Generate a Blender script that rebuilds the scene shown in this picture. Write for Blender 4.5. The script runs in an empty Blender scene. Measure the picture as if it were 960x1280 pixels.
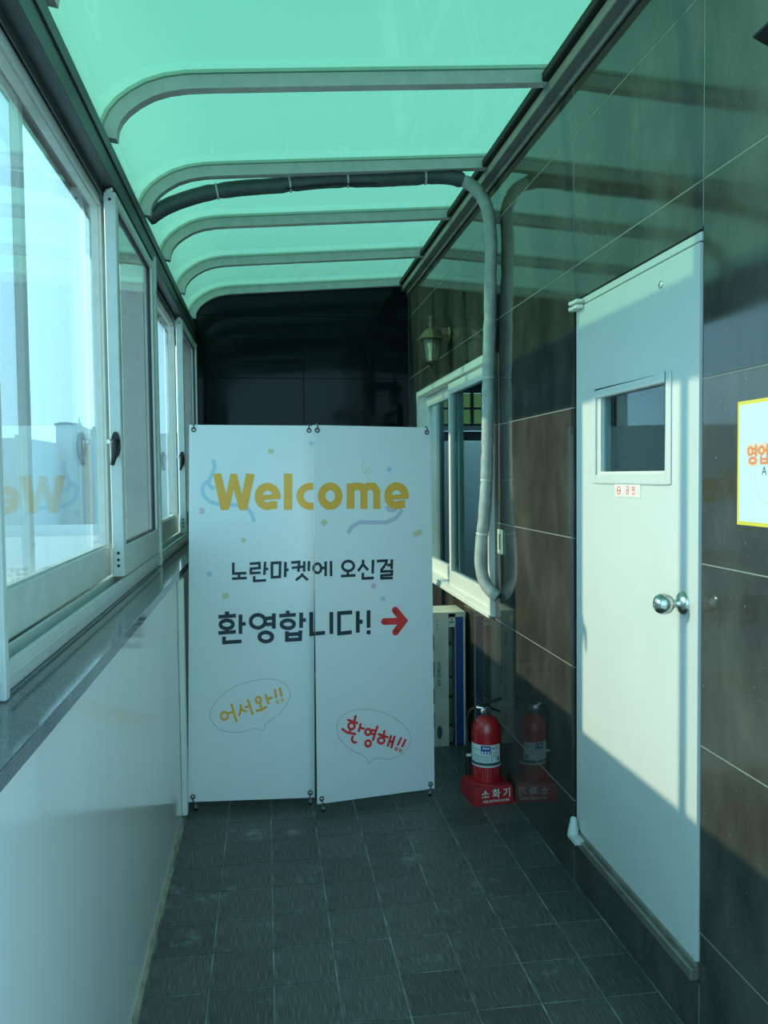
import bpy, bmesh, math, random
from mathutils import Vector, Matrix
random.seed(7)
S = bpy.context.scene
COL = S.collection
PI = math.pi

# ------------------------------------------------------------------ camera
cam_d = bpy.data.cameras.new('camera')
cam = bpy.data.objects.new('camera', cam_d)
COL.objects.link(cam)
rt = Vector((0.990051, -0.140289, -0.010875)); dn = Vector((-0.016917, -0.04195, -0.998976)); fw = Vector((0.13969, 0.989221, -0.043906))
M3 = Matrix((rt, -dn, -fw)).transposed()
cam.matrix_world = Matrix.Translation((0, 0, 1.6)) @ M3.to_4x4()
cam_d.sensor_fit = 'VERTICAL'; cam_d.sensor_height = 36; cam_d.lens = 36 * 1045 / 1280
cam_d.clip_start = 0.02; cam_d.clip_end = 2000
S.camera = cam

# ------------------------------------------------------------------ sky, sun, exposure
w = bpy.data.worlds.new('sky'); S.world = w; w.use_nodes = True
nt = w.node_tree; nt.nodes.clear()
out = nt.nodes.new('ShaderNodeOutputWorld'); bg = nt.nodes.new('ShaderNodeBackground')
tc = nt.nodes.new('ShaderNodeTexCoord'); sx = nt.nodes.new('ShaderNodeSeparateXYZ'); rp = nt.nodes.new('ShaderNodeValToRGB')
nt.links.new(tc.outputs['Generated'], sx.inputs[0]); nt.links.new(sx.outputs['Z'], rp.inputs[0])      # even bright haze, a little bluer higher up
E_ = rp.color_ramp.elements
E_[0].position = 0.0; E_[0].color = (0.32, 0.63, 0.765, 1)
E_[1].position = 0.30; E_[1].color = (0.345, 0.70, 0.91, 1)
e_ = E_.new(0.85); e_.color = (0.05, 0.20, 0.235, 1)
nt.links.new(rp.outputs[0], bg.inputs[0]); bg.inputs[1].default_value = 1.0
nt.links.new(bg.outputs[0], out.inputs[0])
sun_d = bpy.data.lights.new('sun', 'SUN'); sun = bpy.data.objects.new('sun', sun_d); COL.objects.link(sun)
sun_d.energy = 1.25; sun_d.color = (1.0, 0.95, 0.66); sun_d.angle = math.radians(0.8)
sun.rotation_euler = Vector((1.0, -0.11, -0.414)).to_track_quat('-Z', 'Y').to_euler()
S.view_settings.view_transform = 'Standard'; S.view_settings.look = 'None'
S.view_settings.exposure = 1.48; S.view_settings.gamma = 1.0
S.view_settings.use_curve_mapping = False
S.cycles.transparent_max_bounces = 24; S.cycles.max_bounces = 12; S.cycles.transmission_bounces = 10
S.cycles.diffuse_bounces = 5; S.cycles.glossy_bounces = 5
S.cycles.caustics_reflective = False; S.cycles.caustics_refractive = False

# ------------------------------------------------------------------ helpers
def lin(r, g, b):
    f = lambda c: c / 12.92 if c <= 0.04045 else ((c + 0.055) / 1.055) ** 2.4
    return (f(r / 255), f(g / 255), f(b / 255), 1)

class NT:
    def __init__(s, name):
        s.m = bpy.data.materials.new(name); s.m.use_nodes = True; s.t = s.m.node_tree; s.t.nodes.clear()
        s.out = s.n('OutputMaterial')
    def n(s, t, **k):
        x = s.t.nodes.new('ShaderNode' + t)
        for a, v in k.items(): setattr(x, a, v)
        return x
    def l(s, a, b): s.t.links.new(a, b)
    def noise(s, scale, detail=4, stretch=(1, 1, 1), rot=(0, 0, 0), rough=0.55):
        c = s.n('TexCoord'); mp = s.n('Mapping'); mp.inputs['Scale'].default_value = stretch; mp.inputs['Rotation'].default_value = rot
        s.l(c.outputs['Object'], mp.inputs[0]); t = s.n('TexNoise'); t.inputs['Scale'].default_value = scale
        t.inputs['Detail'].default_value = detail; t.inputs['Roughness'].default_value = rough
        s.l(mp.outputs[0], t.inputs['Vector']); return t.outputs['Fac']
    def ramp(s, f, stops):
        r = s.n('ValToRGB'); e = r.color_ramp.elements
        while len(e) < len(stops): e.new(0.5)
        for x, (p, c) in zip(e, stops): x.position = p; x.color = c if isinstance(c, tuple) else (c, c, c, 1)
        s.l(f, r.inputs[0]); return r.outputs[0]
    def mix(s, f, a, b):
        m = s.n('MixRGB')
        for i, v in ((0, f), (1, a), (2, b)):
            if hasattr(v, 'node'): s.l(v, m.inputs[i])
            else: m.inputs[i].default_value = v
        return m.outputs[0]
    def bsdf(s, col, rough=0.5, metal=0.0, coat=0.0, bump=None, bstr=0.2, bdist=0.002, spec=0.5, ior=1.5):
        b = s.n('BsdfPrincipled')
        for k, v in (('Base Color', col), ('Roughness', rough), ('Metallic', metal), ('Coat Weight', coat), ('Specular IOR Level', spec), ('IOR', ior)):
            if hasattr(v, 'node'): s.l(v, b.inputs[k])
            else: b.inputs[k].default_value = v
        if bump is not None:
            n = s.n('Bump'); n.inputs['Strength'].default_value = bstr; n.inputs['Distance'].default_value = bdist
            s.l(bump, n.inputs['Height']); s.l(n.outputs[0], b.inputs['Normal'])
        return b
    def done(s, sh): s.l(sh.outputs[0], s.out.inputs[0]); return s.m

def plain(name, col, rough=0.5, metal=0.0, var=0.08, coat=0.0, scale=30):
    n = NT(name); f = n.noise(scale)
    d = tuple(c * (1 - var) for c in col[:3]) + (1,); u = tuple(min(1, c * (1 + var)) for c in col[:3]) + (1,)
    return n.done(n.bsdf(n.ramp(f, [(0.3, d), (0.7, u)]), rough, metal, coat))

class MB:
    def __init__(s): s.v = []; s.f = []
    def add(s, vs, fs):
        o = len(s.v); s.v += [tuple(v) for v in vs]; s.f += [tuple(i + o for i in f) for f in fs]; return s
    def box(s, a, b):
        (x0, y0, z0), (x1, y1, z1) = [min(p, q) for p, q in zip(a, b)], [max(p, q) for p, q in zip(a, b)]
        return s.add([(x0, y0, z0), (x1, y0, z0), (x1, y1, z0), (x0, y1, z0), (x0, y0, z1), (x1, y0, z1), (x1, y1, z1), (x0, y1, z1)],
                     [(0, 3, 2, 1), (4, 5, 6, 7), (0, 1, 5, 4), (1, 2, 6, 5), (2, 3, 7, 6), (3, 0, 4, 7)])
    def hexa(s, p8): return s.add(p8, [(0, 3, 2, 1), (4, 5, 6, 7), (0, 1, 5, 4), (1, 2, 6, 5), (2, 3, 7, 6), (3, 0, 4, 7)])
    def prism(s, poly, ax, t):                      # poly: 3-D outline, ax: extrusion vector
        n = len(poly); a = [Vector(p) for p in poly]; b = [p + Vector(ax) for p in a]
        return s.add(a + b, [tuple(range(n))[::-1], tuple(range(n, 2 * n))] + [(i, (i + 1) % n, n + (i + 1) % n, n + i) for i in range(n)])
    def tube(s, pts, r, n=12, cap=True):
        pts = [Vector(p) for p in pts]; m = len(pts); rr = r if isinstance(r, (list, tuple)) else [r] * m
        up = None; vs = []
        for i, p in enumerate(pts):
            t = (pts[min(i + 1, m - 1)] - pts[max(i - 1, 0)]).normalized()
            if up is None: up = Vector((0, 0, 1)) if abs(t.z) < 0.9 else Vector((1, 0, 0))
            x = (up - t * up.dot(t)).normalized(); y = t.cross(x); up = x
            vs += [p + rr[i] * (math.cos(2 * PI * k / n) * x + math.sin(2 * PI * k / n) * y) for k in range(n)]
        fs = [(i * n + k, i * n + (k + 1) % n, (i + 1) * n + (k + 1) % n, (i + 1) * n + k) for i in range(m - 1) for k in range(n)]
        if cap: fs += [tuple(range(n))[::-1], tuple(range((m - 1) * n, m * n))]
        return s.add(vs, fs)
    def lathe(s, prof, c, n=32, ax=(0, 0, 1), phase=0.0):   # prof: [(r, h)] along ax from c
        ax = Vector(ax).normalized(); x = ax.orthogonal().normalized() if abs(ax.z) < 0.99 else Vector((1, 0, 0)); y = ax.cross(x); c = Vector(c)
        vs = [c + ax * h + r * (math.cos(2 * PI * k / n + phase) * x + math.sin(2 * PI * k / n + phase) * y) for r, h in prof for k in range(n)]
        m = len(prof)
        fs = [(i * n + k, i * n + (k + 1) % n, (i + 1) * n + (k + 1) % n, (i + 1) * n + k) for i in range(m - 1) for k in range(n)]
        if prof[0][0] > 1e-6: fs.append(tuple(range(n))[::-1])
        if prof[-1][0] > 1e-6: fs.append(tuple(range((m - 1) * n, m * n)))
        return s.add(vs, fs)
    def torus(s, c, ax, R, r, n=20, k=8):
        ax = Vector(ax).normalized(); x = ax.orthogonal().normalized(); y = ax.cross(x); c = Vector(c); vs = []
        for i in range(n):
            d = math.cos(2 * PI * i / n) * x + math.sin(2 * PI * i / n) * y
            vs += [c + d * (R + r * math.cos(2 * PI * j / k)) + ax * r * math.sin(2 * PI * j / k) for j in range(k)]
        return s.add(vs, [(i * k + j, i * k + (j + 1) % k, ((i + 1) % n) * k + (j + 1) % k, ((i + 1) % n) * k + j) for i in range(n) for j in range(k)])
    def build(s, name, mat, parent=None, smooth=False, bevel=0.0, seg=1, loc=None, angle=35):
        base = Vector((0, 0, 0)); o_ = parent
        while o_ is not None: base += o_.location; o_ = o_.parent
        here = base + Vector((0, 0, 0)) if loc is None else Vector(loc)
        me = bpy.data.meshes.new(name)
        me.from_pydata([Vector(v) - here for v in s.v], [], s.f); me.update()
        if bevel > 0 or smooth:
            bm = bmesh.new(); bm.from_mesh(me)
            bmesh.ops.remove_doubles(bm, verts=bm.verts, dist=1e-6)
            bmesh.ops.recalc_face_normals(bm, faces=bm.faces)
            if bevel > 0:
                es = [e for e in bm.edges if len(e.link_faces) == 2 and e.calc_face_angle(0) > 0.6]
                bmesh.ops.bevel(bm, geom=es, offset=bevel, segments=seg, affect='EDGES', profile=0.5, clamp_overlap=True)
            if smooth:
                for f in bm.faces: f.smooth = True
                for e in bm.edges:
                    if len(e.link_faces) == 2 and e.calc_face_angle(0) > math.radians(angle): e.smooth = False
            bm.to_mesh(me); bm.free()
        else:
            bm = bmesh.new(); bm.from_mesh(me); bmesh.ops.recalc_face_normals(bm, faces=bm.faces); bm.to_mesh(me); bm.free()
        me.materials.append(mat)
        o = bpy.data.objects.new(name, me); COL.objects.link(o)
        o.location = here - base
        if parent is not None: o.parent = parent
        return o

def empty(name, loc):
    o = bpy.data.objects.new(name, None); o.empty_display_size = 0.1; COL.objects.link(o); o.location = loc; return o
def tag(o, label=None, cat=None, group=None, kind=None):
    if label: o['label'] = label
    if cat: o['category'] = cat
    if group: o['group'] = group
    if kind: o['kind'] = kind
    return o
def struct(o, label, cat): return tag(o, label, cat, kind='structure')
def copy_tree(o, parent=None):
    c = o.copy(); COL.objects.link(c)
    if parent is not None: c.parent = parent
    for ch in list(o.children): copy_tree(ch, c)
    return c
def text_mesh(body, size, align='CENTER', bold=0.0, extrude=0.0):
    cu = bpy.data.curves.new('lettering', 'FONT'); cu.body = body; cu.size = size; cu.align_x = align; cu.align_y = 'CENTER'
    cu.offset = bold; cu.extrude = extrude; cu.resolution_u = 3
    ob = bpy.data.objects.new('lettering', cu); COL.objects.link(ob)
    bpy.context.view_layer.update()
    me = bpy.data.meshes.new_from_object(ob.evaluated_get(bpy.context.evaluated_depsgraph_get()))
    bpy.data.objects.remove(ob); bpy.data.curves.remove(cu); return me
def text_on(name, body, size, o, u, v, mat, parent, bold=0.0, sx=1.0):
    me = text_mesh(body, size, bold=bold); o = Vector(o); u = Vector(u).normalized() * sx; v = Vector(v).normalized()
    mb = MB(); mb.add([o + u * q.co.x + v * q.co.y for q in me.vertices], [tuple(p.vertices) for p in me.polygons])
    bpy.data.meshes.remove(me)
    return mb.build(name, mat, parent)

# ------------------------------------------------------------------ materials
def stone_material(name, base, wipe, iorv=1.52, spec=0.5):
    n = NT(name)
    streak = n.noise(4, 5, (0.5, 1.3, 0.5)); smear = n.noise(2.2, 7, (1, 1.7, 0.9), (0.85, 0, 0), 0.6)
    speck = n.noise(260, 2)
    dust = n.mix(1.0, n.ramp(smear, [(0.40, 0.0), (0.82, 0.75)]), n.ramp(streak, [(0.36, 0.12), (0.9, 0.24)])); dust.node.blend_type = 'ADD'
    dot = n.ramp(n.noise(95, 1), [(0.775, 0.0), (0.80, 0.8)])
    oi = n.n('ObjectInfo'); tone = n.ramp(oi.outputs['Random'], [(0.0, tuple(c * 0.85 for c in base) + (1,)), (1.0, tuple(c * 1.2 for c in base) + (1,))])
    f1 = n.mix(1.0, dust, (wipe, wipe, wipe, 1)); f1.node.blend_type = 'MULTIPLY'
    f2 = n.n('Math', operation='ADD'); n.l(f1, f2.inputs[0]); f2.inputs[1].default_value = wipe * 0.10
    col = n.mix(f2.outputs[0], tone, (0.36, 0.35, 0.30, 1))
    col = n.mix(dot, col, (0.22, 0.24, 0.23, 1))
    r = n.ramp(smear, [(0.3, 0.035), (0.8, 0.13)])
    return n.done(n.bsdf(col, r, bump=speck, bstr=0.004, bdist=0.001, ior=iorv, spec=spec))
M = {}
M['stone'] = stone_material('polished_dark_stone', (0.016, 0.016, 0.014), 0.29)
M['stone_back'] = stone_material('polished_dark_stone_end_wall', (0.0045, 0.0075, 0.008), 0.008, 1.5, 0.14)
def floor_material():
    n = NT('ribbed_floor_tile')
    fine = n.noise(60, 3, (7, 0.22, 1)); oi = n.n('ObjectInfo')
    base = n.ramp(fine, [(0.34, (0.036, 0.040, 0.038, 1)), (0.5, (0.074, 0.078, 0.073, 1)), (0.66, (0.165, 0.168, 0.152, 1))])
    tone = n.ramp(oi.outputs['Random'], [(0, 0.8), (1, 1.12)])
    c = n.mix(1.0, base, tone); c.node.blend_type = 'MULTIPLY'
    tcg = n.n('NewGeometry'); mp = n.n('Mapping'); mp.inputs['Scale'].default_value = (1, 1, 1); n.l(tcg.outputs['Position'], mp.inputs[0])
    st = n.n('TexNoise'); st.inputs['Scale'].default_value = 4.2; st.inputs['Detail'].default_value = 8; st.inputs['Roughness'].default_value = 0.72
    n.l(mp.outputs[0], st.inputs['Vector'])
    sc = n.ramp(st.outputs['Fac'], [(0.585, 0.0), (0.70, 0.75)])
    c = n.mix(sc, c, (0.27, 0.34, 0.33, 1))
    return n.done(n.bsdf(c, 0.42, bump=fine, bstr=0.35, bdist=0.0015))
M['floor_tile'] = floor_material()
def grout_material():
    n = NT('floor_grout'); f = n.noise(9, 6)
    return n.done(n.bsdf(n.ramp(f, [(0.35, (0.10, 0.12, 0.115, 1)), (0.55, (0.26, 0.30, 0.28, 1)), (0.75, (0.52, 0.60, 0.56, 1))]), 0.8))
M['grout'] = grout_material()
M['wall_joint'] = plain('wall_joint_silicone', (0.27, 0.29, 0.26, 1), 0.5)
def panel_paint():
    n = NT('white_panel_paint'); f = n.noise(2.2, 5, (1, 1, 0.25)); g = n.noise(45, 4)
    c = n.ramp(f, [(0.3, (0.84, 0.85, 0.82, 1)), (0.7, (0.89, 0.90, 0.87, 1))])
    d = n.ramp(g, [(0.70, 0.0), (0.78, 0.35)]); c = n.mix(d, c, (0.42, 0.42, 0.38, 1))
    return n.done(n.bsdf(c, 0.14, coat=0.3))
M['panel'] = panel_paint()
M['caulk'] = plain('old_caulk', (0.36, 0.33, 0.24, 1), 0.8, var=0.4, scale=12)
def granite():
    n = NT('grey_granite_sill'); f = n.noise(240, 3); g = n.noise(900, 2)
    c = n.ramp(f, [(0.35, (0.085, 0.095, 0.105, 1)), (0.6, (0.17, 0.185, 0.195, 1))]); c = n.mix(n.ramp(g, [(0.62, 0.0), (0.68, 0.5)]), c, (0.3, 0.32, 0.33, 1))
    return n.done(n.bsdf(c, 0.09, ior=1.55))
M['granite'] = granite()
M['alu'] = plain('grey_window_aluminium', (0.68, 0.72, 0.68, 1), 0.34, 0.0, 0.06, scale=14)
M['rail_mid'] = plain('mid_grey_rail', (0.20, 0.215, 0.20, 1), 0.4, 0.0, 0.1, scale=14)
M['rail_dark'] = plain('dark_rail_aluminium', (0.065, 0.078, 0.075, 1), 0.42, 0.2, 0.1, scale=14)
M['alu_roof'] = plain('grey_roof_aluminium', (0.60, 0.62, 0.57, 1), 0.38, 0.0, 0.08, scale=14)
M['gasket'] = plain('black_rubber', (0.012, 0.013, 0.013, 1), 0.6)
M['white_frame'] = plain('white_window_profile', (0.78, 0.80, 0.74, 1), 0.35, 0, 0.04)
M['door_paint'] = plain('grey_door_paint', (0.62, 0.655, 0.63, 1), 0.33, 0, 0.03, scale=3)
M['steel'] = plain('brushed_steel', (0.60, 0.61, 0.57, 1), 0.22, 1.0, 0.08)
M['threshold'] = plain('worn_steel_threshold', (0.34, 0.33, 0.28, 1), 0.38, 0.7, 0.25, scale=18)
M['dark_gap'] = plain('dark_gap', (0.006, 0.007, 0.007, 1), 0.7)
def schlick(n, f0):
    lw = n.n('LayerWeight'); lw.inputs['Blend'].default_value = 0.5
    p = n.n('Math', operation='POWER'); n.l(lw.outputs['Facing'], p.inputs[0]); p.inputs[1].default_value = 5.0
    m = n.n('Math', operation='MULTIPLY_ADD'); n.l(p.outputs[0], m.inputs[0]); m.inputs[1].default_value = 1 - f0; m.inputs[2].default_value = f0
    return m.outputs[0]
def glass(name, tint, extra=0.0, ior=1.5, rough=0.0):
    n = NT(name); t = n.n('BsdfTransparent'); t.inputs[0].default_value = tint
    g = n.n('BsdfGlossy'); g.inputs['Roughness'].default_value = rough; g.inputs['Color'].default_value = (1, 1, 1, 1)
    mx = n.n('MixShader'); n.l(schlick(n, ((ior - 1) / (ior + 1)) ** 2), mx.inputs[0]); n.l(t.outputs[0], mx.inputs[1]); n.l(g.outputs[0], mx.inputs[2])
    if extra > 0:                                        # dust film on the pane
        d = n.n('BsdfTranslucent'); d.inputs[0].default_value = (0.75, 0.8, 0.8, 1); m2 = n.n('MixShader')
        f = n.noise(3.0, 5, (1, 1, 0.3)); rr = n.ramp(f, [(0.3, extra * 0.6), (0.75, extra * 1.3)])
        n.l(rr, m2.inputs[0]); n.l(mx.outputs[0], m2.inputs[1]); n.l(d.outputs[0], m2.inputs[2]); mx = m2
    return n.done(mx)
M['glass'] = glass('window_glass', (0.95, 0.985, 0.99, 1), 0.02)
M['glass_dark'] = glass('inner_window_glass', (0.72, 0.86, 0.88, 1), 0.0)
M['screen'] = glass('insect_screen', (0.93, 0.94, 0.94, 1), 0.03, 1.02)
def roof_sheet():
    n = NT('green_polycarbonate'); c = (0.52, 0.715, 0.565, 1)
    t = n.n('BsdfTransparent'); t.inputs[0].default_value = c
    d = n.n('BsdfTranslucent'); f = n.noise(1.6, 4); n.l(n.ramp(f, [(0.3, (0.41, 0.68, 0.54, 1)), (0.7, (0.46, 0.74, 0.59, 1))]), d.inputs[0])
    m = n.n('MixShader'); m.inputs[0].default_value = 0.14; n.l(t.outputs[0], m.inputs[1]); n.l(d.outputs[0], m.inputs[2])
    g = n.n('BsdfGlossy'); g.inputs['Roughness'].default_value = 0.06; m2 = n.n('MixShader'); n.l(schlick(n, 0.03), m2.inputs[0]); n.l(m.outputs[0], m2.inputs[1]); n.l(g.outputs[0], m2.inputs[2])
    return n.done(m2)
M['roof_sheet'] = roof_sheet()
def sheet_material():
    n = NT('banner_fabric'); b = n.bsdf((0.93, 0.94, 0.95, 1), 0.4); d = n.n('BsdfTranslucent'); d.inputs[0].default_value = (0.85, 0.86, 0.85, 1)
    m = n.n('MixShader'); m.inputs[0].default_value = 0.10; n.l(b.outputs[0], m.inputs[1]); n.l(d.outputs[0], m.inputs[2])
    return n.done(m)
M['sheet'] = sheet_material()
INK = {'gold': (0.97, 0.47, 0.06, 1), 'ink': (0.006, 0.022, 0.035, 1), 'red': (0.86, 0.04, 0.035, 1), 'grey': (0.34, 0.38, 0.38, 1),
       'beige': (0.70, 0.64, 0.44, 1), 'paleblue': (0.50, 0.68, 0.80, 1), 'pink': (0.76, 0.56, 0.66, 1), 'lilac': (0.60, 0.60, 0.74, 1), 'palegreen': (0.66, 0.78, 0.52, 1)}
for k, c in INK.items(): M['print_' + k] = plain('print_' + k, c, 0.5, 0, 0.02)
M['black_metal'] = plain('black_metal', (0.016, 0.017, 0.016, 1), 0.4, 0.3)
M['dark_steel'] = plain('dark_steel', (0.10, 0.11, 0.11, 1), 0.35, 0.8)
M['pole_grey'] = plain('grey_plastic_tube', (0.22, 0.25, 0.24, 1), 0.5)
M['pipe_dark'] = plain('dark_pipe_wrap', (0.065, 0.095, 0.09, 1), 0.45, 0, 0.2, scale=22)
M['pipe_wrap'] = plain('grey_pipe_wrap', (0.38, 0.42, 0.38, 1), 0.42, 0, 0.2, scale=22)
M['tie'] = plain('white_tape', (0.62, 0.66, 0.62, 1), 0.5)
M['bronze'] = plain('weathered_bronze', (0.20, 0.155, 0.085, 1), 0.36, 0.25, 0.35, scale=40)
M['bronze_dark'] = plain('dark_bronze', (0.045, 0.038, 0.026, 1), 0.4, 0.3, 0.3, scale=40)
M['lamp_glass'] = glass('lantern_glass', (0.90, 0.93, 0.84, 1), 0.12, 1.45, 0.05)
M['bulb'] = plain('white_bulb', (0.86, 0.86, 0.78, 1), 0.35)
M['red_paint'] = plain('red_gloss_paint', (0.48, 0.012, 0.016, 1), 0.24, 0, 0.1, coat=0.4)
M['drip'] = plain('dried_paint_drip', (0.42, 0.10, 0.11, 1), 0.5)
M['red_plastic'] = plain('red_dull_plastic', (0.44, 0.016, 0.022, 1), 0.45, 0, 0.15)
M['white_print'] = plain('white_print', (0.78, 0.76, 0.68, 1), 0.5)
M['label_white'] = plain('label_white', (0.72, 0.77, 0.75, 1), 0.45)
M['label_blue'] = plain('label_blue', (0.02, 0.05, 0.30, 1), 0.45)
M['label_ink'] = plain('label_ink', (0.03, 0.10, 0.12, 1), 0.5)
M['card'] = plain('cream_cardboard', (0.60, 0.60, 0.48, 1), 0.65, 0, 0.1, scale=8)
M['card_blue'] = plain('blue_cardboard', (0.012, 0.055, 0.21, 1), 0.45, 0, 0.1)
M['foam'] = plain('wrapped_appliance', (0.10, 0.16, 0.13, 1), 0.3, 0, 0.4, scale=9)
M['poster_paper'] = plain('poster_paper', (0.66, 0.76, 0.80, 1), 0.35, 0, 0.01)
M['poster_yellow'] = plain('poster_yellow', (0.80, 0.62, 0.05, 1), 0.35, 0, 0.02)
M['poster_orange'] = plain('poster_orange', (0.85, 0.25, 0.08, 1), 0.4, 0, 0.02)
M['poster_peach'] = plain('poster_peach', (0.88, 0.58, 0.40, 1), 0.4, 0, 0.02)
M['poster_tan'] = plain('poster_tan', (0.72, 0.58, 0.38, 1), 0.4, 0, 0.02)
M['poster_ink'] = plain('poster_ink', (0.05, 0.09, 0.16, 1), 0.4, 0, 0.02)
M['cream_plastic'] = plain('cream_plastic', (0.90, 0.86, 0.62, 1), 0.4)
M['concrete'] = plain('pale_concrete', (0.52, 0.55, 0.54, 1), 0.85, 0, 0.08, scale=0.4)
M['building'] = plain('haze_toned_facade', (0.46, 0.55, 0.58, 1), 0.8, 0, 0.05, scale=0.05)  # haze painted in: facade colour paled and blued, no volume
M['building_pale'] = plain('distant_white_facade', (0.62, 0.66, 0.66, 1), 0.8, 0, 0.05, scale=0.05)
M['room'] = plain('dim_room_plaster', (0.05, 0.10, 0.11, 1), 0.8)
M['fridge'] = plain('white_appliance', (0.74, 0.80, 0.82, 1), 0.35, 0, 0.02)
def fill_panel():
    n = NT('added_fill_glow'); e = n.n('Emission'); e.inputs[0].default_value = (0.55, 0.9, 1.0, 1); e.inputs[1].default_value = 4.0  # added glow, no such lamp seen in the room
    return n.done(e)
M['fill_panel'] = fill_panel()
def glow_pane():
    n = NT('glowing_green_pane'); b = n.bsdf((0.20, 0.36, 0.14, 1), 0.4); b.inputs['Emission Color'].default_value = (0.20, 0.36, 0.12, 1); b.inputs['Emission Strength'].default_value = 0.25  # emission stands in for daylight behind the panes
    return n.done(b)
M['glow_pane'] = glow_pane()

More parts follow.
